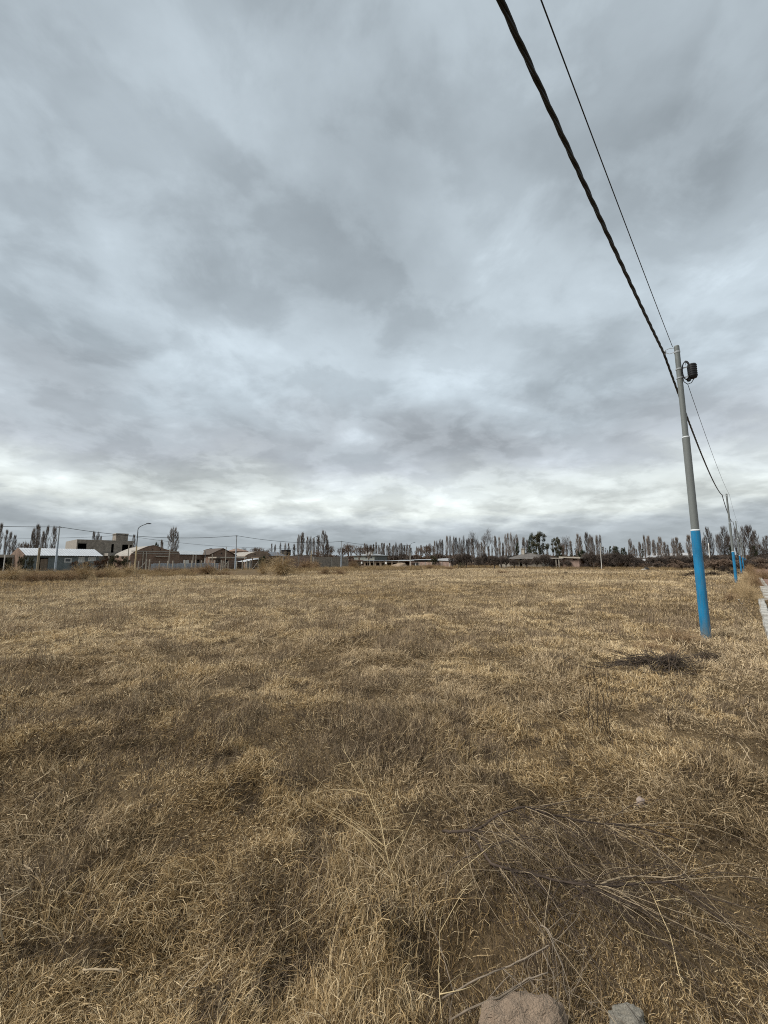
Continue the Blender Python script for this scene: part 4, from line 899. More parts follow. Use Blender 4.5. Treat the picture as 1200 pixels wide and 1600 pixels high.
    row([(790, 837.5, 5), (793.5, 836, 5), (798.5, 835, 5), (803.5, 841, 5), (808, 837.5, 6), (817.5, 842, 6), (823, 846, 5)], 150, 'slim bare poplar behind the farmhouse roof', 'poplars behind the farmhouse')
    plant_px('pine', 808, 848, 120, 12, 'dark conifer behind the farmhouse chimney')
    plant_px('ever1', 843, 832, 96, 27, 'big dark evergreen tree rising above the farmhouse'); plant_px('ever0', 829, 834, 100, 11, 'narrow dark evergreen on the left of the big one')
    plant_px('ever1', 869, 840, 94, 17, 'dark evergreen tree right of the biggest one'); plant_px('open1', 883, 834, 100, 26, 'wispy bare tree behind the small brick house'); plant_px('rus0', 877, 843, 97, 16, 'brown bare tree mixed with the second evergreen')
    row([(891, 847.5, 5), (901.5, 837, 7), (907, 841, 6)], 140, 'bare poplar left of the dense poplar clump', 'poplars behind the small brick house')
    row([(916, 834.5, 8), (921.5, 838, 8), (925, 841, 6)], 130, 'poplar of the dense clump above the orchard', 'dense poplars above the orchard', ('popd0', 'pop2')); row([(932, 839, 5), (938, 838, 5)], 145, 'thin poplar right of the dense clump', 'two thin poplars')
    for px, py, w, l in ((892, 856, 6, 'left dark cypress behind the small brick house'), (898, 856, 5, 'right dark cypress behind the small brick house'), (941, 854, 4, 'dark cypress beside the slender lamp')): plant_px('cyp', px, py, 120, w, l)
    plant_px('ever0', 911, 860, 92, 13, 'low dark blue-green evergreen right of the small brick house'); plant_px('pine', 904, 861, 93, 9, 'small dark conifer at the small brick house'); plant_px('cyp', 946.5, 856, 140, 4, 'small dark spire tree in the gap')
    plant_px('pine', 953.5, 853, 120, 8, 'pointed dark pine above the orchard'); plant_px('ever0', 960.5, 854, 120, 14, 'rounded dark pine crown above the orchard'); plant_px('ever0', 974, 857, 125, 9, 'smaller rounded dark pine crown further right')
    row([(983, 844, 7), (992, 858, 4), (999, 849, 5), (1006, 839, 5), (1012.5, 840, 7), (1021.5, 846, 6), (1031, 841.5, 8), (1027, 850, 5), (1037.5, 849, 6), (1043, 853, 5)], 130, 'bare poplar in the row before the pale greenhouses', 'poplars before the greenhouses')
    row([(1050, 843, 7), (1057, 842, 8), (1063, 850, 6), (1075.5, 838.5, 9), (1084, 843, 8)], 125, 'bare poplar just left of the nearest blue pole', 'poplars left of the nearest blue pole')
    plant_px('cyp', 1003, 857, 118, 5, 'dark cypress among the poplars by the greenhouses')
    for px, py, w, l in ((1107, 827, 12, 'tall pointed bare tree behind the white lamp'), (1128, 826.5, 14, 'tallest pointed bare tree left of the second blue pole'), (1121, 838, 8, 'shorter pointed bare tree beside the tallest one'), (1138, 840, 11, 'pale bare tree behind the second blue pole'), (1150, 829, 9, 'dark bare tree right of the second blue pole'), (1158.5, 826, 8, 'dark bare tree between the receding poles'), (1168, 824.5, 15, 'tall bushy bare tree at the end of the pole line'), (1176, 832, 12, 'bushy bare tree right of the pole line'), (1195, 840, 14, 'bare tree at the right edge of the view'), (1099, 842, 9, 'thin bare tree just right of the nearest blue pole'), (1186, 852, 16, 'low bare tree in the far right gap')):
        plant_px(rnd.choice(('popd0', 'popd1')), px, py, 100 + rnd.uniform(-5, 8), w, l)
    plant_px('ever0', 1175, 853, 102, 12, 'dark evergreen at the end of the pole line'); plant_px('pine', 1139, 851, 96, 9, 'dark conifer behind the second blue pole')
    # orchard and bare garden trees before the houses
    k = 0
    for px, pyt, w in ((706, 868, 16), (716, 864, 15), (728, 862, 18), (748, 866, 15), (757, 862, 14), (772, 866, 20), (783, 866, 16), (790, 869, 18), (803, 872, 16), (822, 871, 20), (838, 868, 18), (852, 864, 22), (866, 868, 18), (887, 874, 13)):
        plant_px(f'orch{k % 3}', px, pyt, 82 + (k * 7 % 5), w, nth('dark twisted bare garden tree in front of the farmhouse', k - 0, 14), 'bare garden trees before the farmhouse'); k += 1
    for px, pyt, w in ((918, 862, 20), (926, 858, 18), (937, 864, 18), (950, 862, 22), (961, 858, 22), (972, 864, 20), (982, 862, 18), (990, 868, 18), (998, 870, 16)):
        plant_px(f'orch{k % 3}', px, pyt, 80 + (k * 7 % 5), w, nth('dark spreading bare fruit tree of the orchard', k - 14, 9), 'orchard fruit trees'); k += 1
    for px, pyt, w in ((1016, 868, 16), (1026, 866, 18), (1038, 868, 18), (1046, 866, 16), (1058, 866, 18), (1070, 866, 18), (1082, 866, 16), (1097, 868, 14), (1116, 866, 18), (1130, 866, 16), (1143, 866, 16), (1181, 868, 18), (1192, 866, 18), (1199, 864, 18)):
        plant_px(f'orch{k % 3}', px, pyt, 88 + (k * 7 % 7), w, nth('low dark bare tree under the right-hand poplars', k - 23, 14), 'low bare trees under the right-hand poplars'); k += 1
    # shrubs at the far left houses
    for px, pyt, w, key, l in ((32, 870, 9, 'shrubg', 'dark green clipped shrub beside the brick gable'), (40, 870.5, 10, 'shrubg', 'second green shrub before the white-roofed house'), (49, 871, 10, 'shrubg', 'third green shrub, right of the other two by the gable'), (14, 872, 9, 'shrubg', 'dark shrub under the carport edge'),
                               (118, 877, 14, 'shrubr', 'russet shrub under the left window of the white-roofed house'), (134, 878, 16, 'shrubr', 'russet shrub under the middle window'), (150, 876, 18, 'shrubr', 'dark russet shrub under the right window'), (167, 873, 18, 'shrubr', 'big dark russet shrub right of the white-roofed house'), (181, 868, 17, 'shrubg', 'tall olive shrub before the unfinished house'), (195, 870, 16, 'shrubg', 'olive shrub beside the porch of the unfinished house'), (188, 876, 20, 'shrubr', 'dark low shrub before the porch of the unfinished house')):
        plant_px(key, px, pyt, 60 if px > 100 else 58, w, l)
    for px, pyt, w, l in ((409, 871, 11, 'black-green bush left of the timber shelter'), (413, 868.5, 7, 'taller black-green bush behind the timber shelter')): plant_px('ever0', px, pyt, 72, w, l)
    plant_px('shrubg', 676, 869, 104, 16, 'green bush rising behind the dark tin roof'); plant_px('shrubg', 722, 877, 90, 14, 'green-grey bush under the dark poplars'); plant_px('orch1', 340, 868, 80, 12, 'bare reddish shrub left of the annex')
    plant_px('cyp', 560, 876, 98, 9, 'small dark green tree before the grey-green house')
trees()

# ------------------------------------------------------------------ scatter by geometry nodes (only for what cannot be counted)
def source_collection(name, meshes):
    c = bpy.data.collections.new(name)
    for i, me in enumerate(meshes):
        o = bpy.data.objects.new(f'{name}_{i:02d}', me); c.objects.link(o)
    return c
def scatter(name, P, rot, scl, idx, coll, label, cat):
    me = bpy.data.meshes.new(name); me.vertices.add(len(P)); me.vertices.foreach_set('co', np.asarray(P, np.float32).ravel())
    for nm, arr in (('rot', rot), ('scl', scl)):
        a = me.attributes.new(nm, 'FLOAT_VECTOR', 'POINT'); a.data.foreach_set('vector', np.asarray(arr, np.float32).ravel())
    a = me.attributes.new('idx', 'INT', 'POINT'); a.data.foreach_set('value', np.asarray(idx, np.int32))
    me.update(); o = obj(name, me); tag(o, label, cat, kind='stuff')
    g = bpy.data.node_groups.new(name, 'GeometryNodeTree')
    g.interface.new_socket('Geometry', in_out='INPUT', socket_type='NodeSocketGeometry'); g.interface.new_socket('Geometry', in_out='OUTPUT', socket_type='NodeSocketGeometry')
    N = g.nodes.new; L = g.links.new; gi = N('NodeGroupInput'); go = N('NodeGroupOutput'); ip = N('GeometryNodeInstanceOnPoints'); ci = N('GeometryNodeCollectionInfo')
    ci.inputs['Collection'].default_value = coll; ci.inputs['Separate Children'].default_value = True; ci.inputs['Reset Children'].default_value = True
    def na(nm, dt):
        n = N('GeometryNodeInputNamedAttribute'); n.data_type = dt; n.inputs['Name'].default_value = nm; return [s for s in n.outputs if s.enabled and s.name == 'Attribute'][0]
    er = N('FunctionNodeEulerToRotation'); L(na('rot', 'FLOAT_VECTOR'), er.inputs[0])
    L(gi.outputs[0], ip.inputs['Points']); L(ci.outputs[0], ip.inputs['Instance']); ip.inputs['Pick Instance'].default_value = True
    L(na('idx', 'INT'), ip.inputs['Instance Index']); L(er.outputs[0], ip.inputs['Rotation']); L(na('scl', 'FLOAT_VECTOR'), ip.inputs['Scale']); L(ip.outputs[0], go.inputs[0])
    md = o.modifiers.new('scatter', 'NODES'); md.node_group = g
    return o

# ------------------------------------------------------------------ tufts
def blades(seed, n, Rr, lmin, lmax, wmin, wmax, el=(15, 75), droop=(10, 38), segs=3, lean=0.6, tint=(0.5, 0.22), m=None, name='tuft', curl=14):
    rs = np.random.RandomState(seed)
    r = Rr * np.sqrt(rs.rand(n)); a = rs.rand(n) * 2 * PI; pos = np.stack([r * np.cos(a), r * np.sin(a), np.full(n, -.015)], -1)
    phi = np.where(rs.rand(n) < lean, rs.normal(0, .6, n), rs.rand(n) * 2 * PI); E = np.radians(rs.uniform(*el, n)); dr = np.radians(rs.uniform(*droop, n)); cu = np.radians(rs.normal(0, curl, n))
    ln = rs.uniform(lmin, lmax, n) ** 1.0; wd = rs.uniform(wmin, wmax, n); tw = rs.uniform(-.6, .6, n)
    lv = []; p = pos.copy()
    for k in range(segs + 1):
        wv = np.stack([-np.sin(phi), np.cos(phi), tw], -1) * (wd * (1 - k / segs * .8) / 2)[:, None]
        lv.append((p - wv, p + wv)); st = (ln / segs)[:, None] * np.stack([np.cos(E) * np.cos(phi), np.cos(E) * np.sin(phi), np.sin(E)], -1)
        p = p + st; p[:, 2] = np.maximum(p[:, 2], .006 + .01 * rs.rand(n)); E = E - dr; phi = phi + cu
    V_ = np.zeros((n, 2 * segs + 1, 3))
    for k in range(segs): V_[:, 2 * k] = lv[k][0]; V_[:, 2 * k + 1] = lv[k][1]
    V_[:, 2 * segs] = (lv[segs][0] + lv[segs][1]) / 2
    verts = V_.reshape(-1, 3); f = []; nv = 2 * segs + 1
    for i in range(n):
        b = i * nv
        for k in range(segs - 1): f.append((b + 2 * k, b + 2 * k + 1, b + 2 * k + 3, b + 2 * k + 2))
        f.append((b + 2 * segs - 2, b + 2 * segs - 1, b + 2 * segs))
    me = bpy.data.meshes.new(name); me.from_pydata(verts.tolist(), [], f); me.materials.append(m)
    t = np.clip(rs.normal(tint[0], tint[1], n), 0, 1); at = me.attributes.new('tint', 'FLOAT', 'FACE'); at.data.foreach_set('value', np.repeat(t, segs).astype(np.float32))
    me.polygons.foreach_set('use_smooth', [True] * len(me.polygons)); return me
tufts = [blades(160 + k, 130, .5, .5, 1.05, .008, .016, (50, 85), (3, 16), 3, .4, (.5, .2), M_weedtall) for k in range(2)]        # tall dry stand
tuft_coll = source_collection('tuft_kinds', tufts)

def field_limit(x, y):
    """inside the mown field"""
    u = math.cos(TH) * x + math.sin(TH) * y; v = -math.sin(TH) * x + math.cos(TH) * y
    return (v < 46 + 4 * np.sin(u * .21)) & (u < 84) & ((v > -0.10 - .28 * vnoise(x * 2.3, y * 2.3)) | (u < 8.0)) & ((v > -.55) | (u < 34) | (u > 60))
ROCK1, ROCK2 = G(815, 1606), G(982, 1600)
SOILS = [(G(1130, 1400), .12), (G(1165, 1530), .13), (G(1060, 1590), .10), (G(1195, 1590), .12), (G(1100, 1340), .07)]
def colour_blades(me, col, segs):
    a = me.attributes.new('blade_colour', 'FLOAT_COLOR', 'FACE')
    c = np.ones((len(col), 4), np.float32); c[:, :3] = col; a.data.foreach_set('color', np.repeat(c, segs, 0).ravel())
def mesh_np(name, verts, nblade, segs):
    """nblade blades of 2*segs+1 vertices each: quads and a tip triangle"""
    nv = 2 * segs + 1; base = (np.arange(nblade) * nv)[:, None]
    cols = []; lens = []
    for k in range(segs - 1): cols.append(np.array([2 * k, 2 * k + 1, 2 * k + 3, 2 * k + 2])[None] + base); lens.append(4)
    cols.append(np.array([2 * segs - 2, 2 * segs - 1, 2 * segs])[None] + base); lens.append(3)
    loops = np.concatenate(cols, 1).ravel().astype(np.int32); tot = np.tile(np.array(lens, np.int32), nblade); start = np.concatenate([[0], np.cumsum(tot)[:-1]]).astype(np.int32)
    me = bpy.data.meshes.new(name); me.vertices.add(len(verts)); me.vertices.foreach_set('co', verts.astype(np.float32).ravel())
    me.loops.add(len(loops)); me.loops.foreach_set('vertex_index', loops); me.polygons.add(len(tot)); me.polygons.foreach_set('loop_start', start); me.polygons.foreach_set('use_smooth', np.ones(len(tot), bool))
    me.update(calc_edges=True); return me
M_field = bpy.data.materials.new('dry_field_grass'); M_field.use_nodes = True
def _mf():
    nt = M_field.node_tree; nt.nodes.clear(); N = nt.nodes.new; L = nt.links.new; out = N('ShaderNodeOutputMaterial'); at = N('ShaderNodeAttribute'); at.attribute_name = 'blade_colour'
    d = N('ShaderNodeBsdfDiffuse'); t = N('ShaderNodeBsdfTranslucent'); L(at.outputs['Color'], d.inputs[0]); L(at.outputs['Color'], t.inputs[0])
    ms = N('ShaderNodeMixShader'); ms.inputs[0].default_value = .18; L(d.outputs[0], ms.inputs[1]); L(t.outputs[0], ms.inputs[2]); L(ms.outputs[0], out.inputs[0])
_mf()
def grass_zone(name, r0, r1, segs, seed, RHO, half=R(53)):
    rs = np.random.RandomState(seed)
    k = 2 * half * RHO * 3 ** 1.6 / .4; n = int(k * (r1 ** .4 - r0 ** .4))
    r = (rs.uniform(r0 ** .4, r1 ** .4, n)) ** 2.5; a = rs.uniform(-half, half, n); x, y = r * np.sin(a), r * np.cos(a)
    u_ = rs.rand(n)
    ok = field_limit(x, y)
    if r0 < 4:
        ok &= np.hypot((x - ROCK1.x) / 1.3, y - ROCK1.y) > .15; ok &= np.hypot(x - ROCK2.x, y - ROCK2.y) > .065
        for c, q in SOILS: ok &= (np.hypot((x - c.x), (y - c.y)) > q * (.6 + .8 * vnoise(x * 9, y * 9))) | (u_ < .45)
        ok &= (np.hypot((x - .30) / 1.7, y - 1.92) > .17) | (u_ < .5)
    clump = fbm(x * 3.1 + 5, y * 3.1 + 9, 3)                    # hand-sized clumps
    ok &= (rs.rand(n) < np.clip((fbm(x * 6.5 + 8, y * 6.5 + 2, 2) - .14) * 4, .55, 1)) | (r > 30)
    x, y, r, clump = x[ok], y[ok], r[ok], clump[ok]; n = len(x)
    ux = U.x * x + U.y * y; vx = V.x * x + V.y * y
    d1 = fbm(x * .55 + 3, y * .8 + 8, 5); d2 = fbm(x * 2.1 + 23, y * 2.1 + 48, 4); d3 = fbm(x * .11 + 1, y * .16 + 6, 3)
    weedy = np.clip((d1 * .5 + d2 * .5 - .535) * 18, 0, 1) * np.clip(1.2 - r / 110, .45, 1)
    for q, rad in ((G(800, 1530), .42), (G(960, 1400), .40), (G(60, 1400), .22), (G(420, 1420), .25)): weedy = np.maximum(weedy, 1.25 * np.exp(-((x - q.x) ** 2 + (y - q.y) ** 2) / rad ** 2 * 1.6))
    grey = np.clip((fbm(x * .8 + 70, y * .8, 4) - .47) * 9, 0, 1)
    isw = rs.rand(n) < weedy * np.clip(.45 - r / 60, .28, .45) + .025
    long_ = (rs.rand(n) < np.where(r < 9, .008 + .022 * grey, .008)) & ~isw
    flow = fbm(x * 1.1 + 31, y * 1.1 + 12, 3) * 14.0
    phi = flow + rs.normal(0, .95, n); wild = rs.rand(n) < .3; phi = np.where(wild, rs.rand(n) * 2 * PI, phi)
    E = np.radians(np.where(isw, rs.uniform(30, 86, n), np.where(long_, rs.uniform(4, 40, n), rs.uniform(8, 72, n))))
    dr = np.radians(np.where(isw, rs.uniform(-8, 14, n), np.where(long_, rs.uniform(2, 18, n), rs.uniform(5, 58, n)))) * (3.0 / segs) ** .5
    cu = np.radians(rs.normal(0, 34, n))
    tus = fbm(x * 1.9 + 61, y * 1.9 + 17, 2); pf = uv(POLE_U, POLE_V); foot = np.exp(-((x - pf.x) ** 2 + (y - pf.y) ** 2) / .10); tall = (1 + 1.3 * foot) * (.45 + 1.05 * clump ** 1.2) * np.clip(.35 + 1.5 * tus, .5, 1.6)
    ln = np.where(isw, rs.uniform(.05, .20, n) * np.clip(.8 + r / 14, 1, 1.7), np.where(long_, rs.uniform(.14, .30, n), rs.uniform(.040, .125, n))) * tall * np.clip(.85 + r / 60, .9, 1.5)
    wd = np.where(isw, rs.uniform(.0016, .0032, n), rs.uniform(.0018, .0038, n)) * np.maximum(r / 2.6, .9) ** .86
    ln = np.maximum(ln, wd * 2.2)
    p = np.stack([x, y, ground_h(x, y) - .012 + rs.rand(n) ** 2 * .07 * np.clip((tus - .40) * 5, 0, 1.3)], -1); tw = rs.uniform(-.9, .9, n); g0 = p[:, 2] + .006; lv = []
    for q in range(segs + 1):
        wv = np.stack([-np.sin(phi), np.cos(phi), tw], -1) * (wd * (1 - q / segs * .75) / 2)[:, None]; lv.append((p - wv, p + wv))
        p = p + (ln / segs)[:, None] * np.stack([np.cos(E) * np.cos(phi), np.cos(E) * np.sin(phi), np.sin(E)], -1); p[:, 2] = np.maximum(p[:, 2], g0 + .004 + .014 * rs.rand(n)); E = E - dr; phi = phi + cu
    Vt = np.zeros((n, 2 * segs + 1, 3))
    for q in range(segs): Vt[:, 2 * q], Vt[:, 2 * q + 1] = lv[q]
    Vt[:, 2 * segs] = (lv[segs][0] + lv[segs][1]) / 2
    # colour of each blade: straw, grey straw, weed
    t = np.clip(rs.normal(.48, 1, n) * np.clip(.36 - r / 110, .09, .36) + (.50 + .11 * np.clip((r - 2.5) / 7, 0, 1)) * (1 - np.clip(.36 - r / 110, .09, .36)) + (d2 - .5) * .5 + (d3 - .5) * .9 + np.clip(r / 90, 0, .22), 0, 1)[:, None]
    ramp = lambda c0, c1, c2: np.where(t < .5, np.array(c0) + (np.array(c1) - c0) * t * 2, np.array(c1) + (np.array(c2) - c1) * (t * 2 - 1))
    straw = ramp((.080, .049, .021), (.412, .291, .148), (.68, .545, .345)); gst = ramp((.062, .044, .025), (.290, .211, .122), (.57, .450, .295)); wee = ramp((.045, .033, .023), (.135, .100, .068), (.30, .228, .152))
    col = straw * (1 - grey[:, None] * .8) + gst * grey[:, None] * .8; col = np.where(isw[:, None], wee, col); gapn = fbm(x * 6.5 + 8, y * 6.5 + 2, 2); rot = (np.clip((.37 - gapn) * 12, 0, .75) > rs.rand(n)) & (r < 22); col = np.where(rot[:, None], wee * .8, col)   # shade of the gaps between tussocks, painted into the blade colour
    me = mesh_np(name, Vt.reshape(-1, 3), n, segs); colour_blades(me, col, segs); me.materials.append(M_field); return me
def build_field():
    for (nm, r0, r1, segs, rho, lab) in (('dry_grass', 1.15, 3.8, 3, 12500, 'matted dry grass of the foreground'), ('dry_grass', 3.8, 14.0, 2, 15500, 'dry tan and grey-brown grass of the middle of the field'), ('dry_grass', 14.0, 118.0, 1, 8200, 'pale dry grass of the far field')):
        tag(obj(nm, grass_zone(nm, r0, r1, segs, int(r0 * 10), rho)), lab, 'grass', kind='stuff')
    rs = np.random.RandomState(5)
    # taller weeds beyond the mown edge
    n = 1500; u = rs.uniform(-12, 88, n); v = rs.uniform(44, 72, n); keep = fbm(u * .16, v * .16 + 4, 3) > .50
    x = U.x * u + V.x * v; y = U.y * u + V.y * v; keep &= (y > 20); x, y = x[keep], y[keep]; n = len(x)
    s = rs.uniform(.35, .95, n); scatter('tall_dry_weeds', np.stack([x, y, ground_h(x, y)], -1), np.stack([rs.normal(0, .1, n), rs.normal(0, .1, n), rs.rand(n) * 6.28], -1), np.stack([s * 1.3, s * 1.3, s], -1), rs.randint(0, 2, n), tuft_coll, 'tall rust-tan weeds along the far left edge of the field', 'weeds')
    n = 900; u = rs.uniform(80, 90, n); v = rs.uniform(2, 66, n); keep = fbm(u * .3, v * .22 + 14, 3) > .49; x = (U.x * u + V.x * v)[keep]; y = (U.y * u + V.y * v)[keep]; n = len(x); s = rs.uniform(.35, .9, n)
    scatter('tall_dry_weeds', np.stack([x, y, ground_h(x, y)], -1), np.stack([rs.normal(0, .1, n), rs.normal(0, .1, n), rs.rand(n) * 6.28], -1), np.stack([s * 1.3, s * 1.3, s], -1), rs.randint(0, 2, n), tuft_coll, 'tall dry weeds along the far end of the field below the trees', 'weeds')
build_field()

# tangled thicket under the right-hand trees
def thicket():
    ms = []
    for k in range(4):
        tk, cr = bare_tree_meshes(200 + k, 3.0, .9, .12, .06, 5, 4, .2, .02); off = len(tk.v); tk.v += cr.v; tk.f += [tuple(i + off for i in f) for f in cr.f]; ms.append(tk.mesh('bramble', M_twigd if k % 2 else M_twigr))
    coll = source_collection('bramble_kinds', ms); rs = np.random.RandomState(9); n = 330
    u = rs.uniform(94, 128, n); v = rs.uniform(-4, 60, n); x = U.x * u + V.x * v; y = U.y * u + V.y * v; ok = (y > 70); x, y = x[ok], y[ok]; n = len(x)
    s = rs.uniform(.3, .8, n) * (.6 + .9 * fbm(u[ok] * .1, v[ok] * .13, 2)); scatter('bare_thicket', np.stack([x, y, np.zeros(n) - .1], -1), np.stack([np.zeros(n), np.zeros(n), rs.rand(n) * 6.28], -1), np.stack([s * 1.3, s * 1.3, s], -1), rs.randint(0, 4, n), coll, 'dark tangled leafless thicket below the far poplars', 'thicket')
    n = 420; px = rs.uniform(-20, 1215, n); Y = rs.uniform(190, 260, n); x = (px - 600) / FPX * Y; s = rs.uniform(1.0, 2.0, n)
    scatter('far_wood', np.stack([x, Y, np.zeros(n) - .1], -1), np.stack([np.zeros(n), np.zeros(n), rs.rand(n) * 6.28], -1), np.stack([s * 2.2, s * 2.2, s], -1), rs.randint(0, 4, n), coll, 'low far-off bare wood along the horizon', 'wood')
thicket()

# ------------------------------------------------------------------ dry bushes, brush heaps, mound
def dry_bush_mesh(seed, n=420, m=M_strawtwig, r=.006, h=1.0, arch=.35):
    rnd = random.Random(seed); b = MB()
    for i in range(n):
        a = rnd.uniform(0, 6.28); el = math.acos(rnd.uniform(.05, 1)); d = Vector((math.sin(el) * math.cos(a), math.sin(el) * math.sin(a), math.cos(el))); L_ = rnd.uniform(.55, 1.05)
        p0_ = Vector((rnd.gauss(0, .10), rnd.gauss(0, .10), 0)); mid = p0_ + d * L_ * .55 + Vector((0, 0, arch * .25)); e_ = p0_ + d * L_ + rv(rnd, .08); e_.z = max(.02, e_.z * h); mid.z = max(.02, mid.z * h)
        b.tube([p0_, mid, e_], [r, r * .7, r * .25], 3, False)
        for j in range(3): s = rnd.uniform(.4, 1); st = mid.lerp(e_, s); b.twig(st, st + (d * .4 + rv(rnd, .7)) * .22, r * .7)
    return b.mesh('twigs', m)
BUSH = [dry_bush_mesh(300, m=M_strawtwig), dry_bush_mesh(301, m=M_browntwig), dry_bush_mesh(302, 520, M_browntwig, .006, 1.15), dry_bush_mesh(303, 480, M_strawtwig, .005, 1.5, .8)]
M_brush = mat('dark_brushwood', (0.045, 0.032, 0.022), 0.35, 6.0)
def brush_heap_mesh(seed, n=300, m=M_brush):
    rnd = random.Random(seed); b = MB()
    for i in range(n):
        x = rnd.gauss(0, .45); y = rnd.gauss(0, .28); top = .42 * math.exp(-(x * x / .3 + y * y / .16)); p = Vector((x, y, rnd.uniform(0, top))); a = rnd.gauss(0, .7); d = Vector((math.cos(a), math.sin(a), rnd.gauss(.05, .25))) * rnd.uniform(.15, .5)
        q = p - d; e_ = p + d; q.z = max(.0, q.z); e_.z = max(.0, e_.z); b.tube([q, (q + e_) / 2 + rv(rnd, .05), e_], [.009, .007, .003], 3, False)
        for j in range(2): st = q.lerp(e_, rnd.uniform(.3, 1)); b.twig(st, st + (d + rv(rnd, .3)) * .5, .005)
    return b.mesh('brushwood', m)
HEAP = [brush_heap_mesh(320), brush_heap_mesh(321)]
def bushes():
    def bush(k, px, py, wpx, hpx, label, group=None, nm='dry_bush', cat='bush'):
        p = G(px, py); zc = p.y * CP - CAMH * SP; W = wpx / FPX * zc; H = hpx / FPX * zc; o = obj(nm, BUSH[k]); o.location = (p.x, p.y, gh(p.x, p.y) - .02); o.scale = (W / 1.9, W / 1.9, H); o.rotation_euler = (0, 0, px * .37); tag(o, label, cat, group); return o
    bush(0, 1172, 940, 36, 36, 'pale straw bush nearest the kerb below the second blue pole'); bush(0, 1160, 931, 34, 30, 'straw bush at the foot of the second blue pole'); bush(1, 1181, 918, 24, 26, 'brown bush against the kerb beyond the straw bushes')
    bush(1, 1143, 937, 26, 14, 'low greyish bush left of the straw bushes'); bush(0, 1170, 913, 26, 22, 'straw bush beyond the second blue pole'); bush(1, 1178, 903, 22, 20, 'dark brown bush beside the third blue pole'); bush(1, 1172, 895, 16, 16, 'rusty bush at the end of the pole line'); bush(1, 1195, 905, 26, 20, 'dark brown bush across the road at the right edge')
    bush(3, 440, 899, 62, 26, 'big pale dry grass bush before the timber shelter'); bush(3, 412, 898, 26, 18, 'smaller pale dry grass bush left of the big one'); bush(2, 322, 897, 44, 17, 'rusty brown bush before the sheet metal fence'); bush(1, 300, 896, 30, 12, 'low rusty weeds left of the rusty bush')
    bush(2, 478, 890, 38, 16, 'dark brown round bush at the brick boundary wall'); bush(2, 492, 889, 22, 14, 'dark brown bush right beside the round one at the wall'); bush(2, 553, 888, 20, 13, 'brown bush before the faded red roof'); bush(1, 507, 897, 22, 12, 'low brown bush before the block wall'); bush(1, 531, 897, 26, 9, 'low flat brown bush before the pale utility pole')
    bush(1, 350, 899, 36, 9, 'low brown weeds before the pale utility pole'); bush(1, 250, 896, 40, 14, 'brown weeds before the vaulted brick house'); bush(1, 275, 896, 30, 11, 'brown weeds under the bare upright tree')
    for i, (px, py, w, h_) in enumerate(((20, 909, 50, 18), (52, 910, 48, 18), (80, 910, 44, 17), (108, 909, 40, 20), (128, 908, 44, 22), (150, 904, 40, 16), (172, 902, 36, 14), (-8, 908, 40, 16), (200, 899, 34, 12))):
        bush(2 if i in (1, 2) else (1 if i % 2 else 3), px, py, w, h_, ('weed bush below the brick gable end at the left', 'dark rusty weed bush below the timber post', 'dark rusty weed bush below the leftmost utility pole', 'rusty weed bush right of the leftmost utility pole', 'tall straw weed bush below the left window of the white-roofed house', 'rusty weed bush below the right window of the white-roofed house', 'pale weed bush before the big russet shrub', 'weed bush cut by the left edge of the picture', 'low pale weed bush just left of the cream street lamp')[i], 'weed bushes before the white-roofed house')
    bush(1, 672, 889.5, 26, 9, 'low brown weeds against the pink wall'); bush(1, 703, 890, 20, 6, 'low brown weeds at the right end of the pink wall'); bush(1, 786, 895, 24, 6, 'flat brown weed patch before the garden trees')
    def heap(k, px, py, wpx, hpx, label, rz=0.0):
        p = G(px, py); zc = p.y * CP - CAMH * SP; W = wpx / FPX * zc; H = hpx / FPX * zc; o = obj('brush_heap', HEAP[k]); o.location = (p.x, p.y, gh(p.x, p.y)); o.scale = (W / 1.7, W / 1.9, H / .40); o.rotation_euler = (0, 0, rz); tag(o, label, 'brush heap', 'dark brush heaps')
    heap(0, 1085, 901, 32, 8, 'dark brush heap just behind the nearest blue pole'); heap(1, 1114, 900, 26, 7, 'flat brush heap right of the nearest blue pole'); heap(0, 1134, 894, 24, 10, 'dark hump of brush left of the second blue pole', .5); heap(1, 1146, 898, 22, 7, 'flat brush heap at the second blue pole')
    heap(1, 1030, 1040, 185, 24, 'long dark heap of cut twigs beside the nearest blue pole', .45); heap(0, 1105, 1026, 95, 14, 'thin tail of cut twigs below the foot of the nearest blue pole', .6)
    bush(1, 1062, 1003, 90, 22, 'low brown weed bush just left of the nearest pole foot'); bush(1, 1020, 1012, 80, 16, 'second low brown weed bush behind the long twig heap')
    heap(0, 884, 897, 9, 3, 'tiny dark brush clump out in the field')
    # dirt mound
    def lump(name, p, size, seed, m, label, cat, sub=4, rough=.25, box=0):
        import bmesh
        bm = bmesh.new(); bmesh.ops.create_icosphere(bm, subdivisions=sub, radius=1)
        o_ = seed * 3.7
        from mathutils import noise as mn
        for v in bm.verts:
            n = v.co.normalized(); k = 1 + rough * mn.fractal(n * 1.3 + Vector((o_, 0, 0)), .8, 2.1, 3) + rough * .35 * mn.fractal(n * 4 + Vector((0, o_, 0)), .8, 2.1, 3); v.co = n * k
            if box: q = (abs(n.x) ** box + abs(n.y) ** box + abs(n.z) ** box) ** (1 / box); v.co = v.co / q
        me = bpy.data.meshes.new(name); bm.to_mesh(me); bm.free(); me.materials.append(m); me.polygons.foreach_set('use_smooth', [True] * len(me.polygons)); o = obj(name, me); o.location = p; o.scale = size; tag(o, label, cat); return o
    Md = mat('dry_earth', (.27, .205, .145), .25, 2.5, .95, .5, 12)
    p = G(624, 887.5); lump('dirt_mound', p + Vector((0, 0, -.1)), (2.0, 1.4, 1.25), 3, Md, 'heap of pale brown earth before the long dark shed', 'mound')
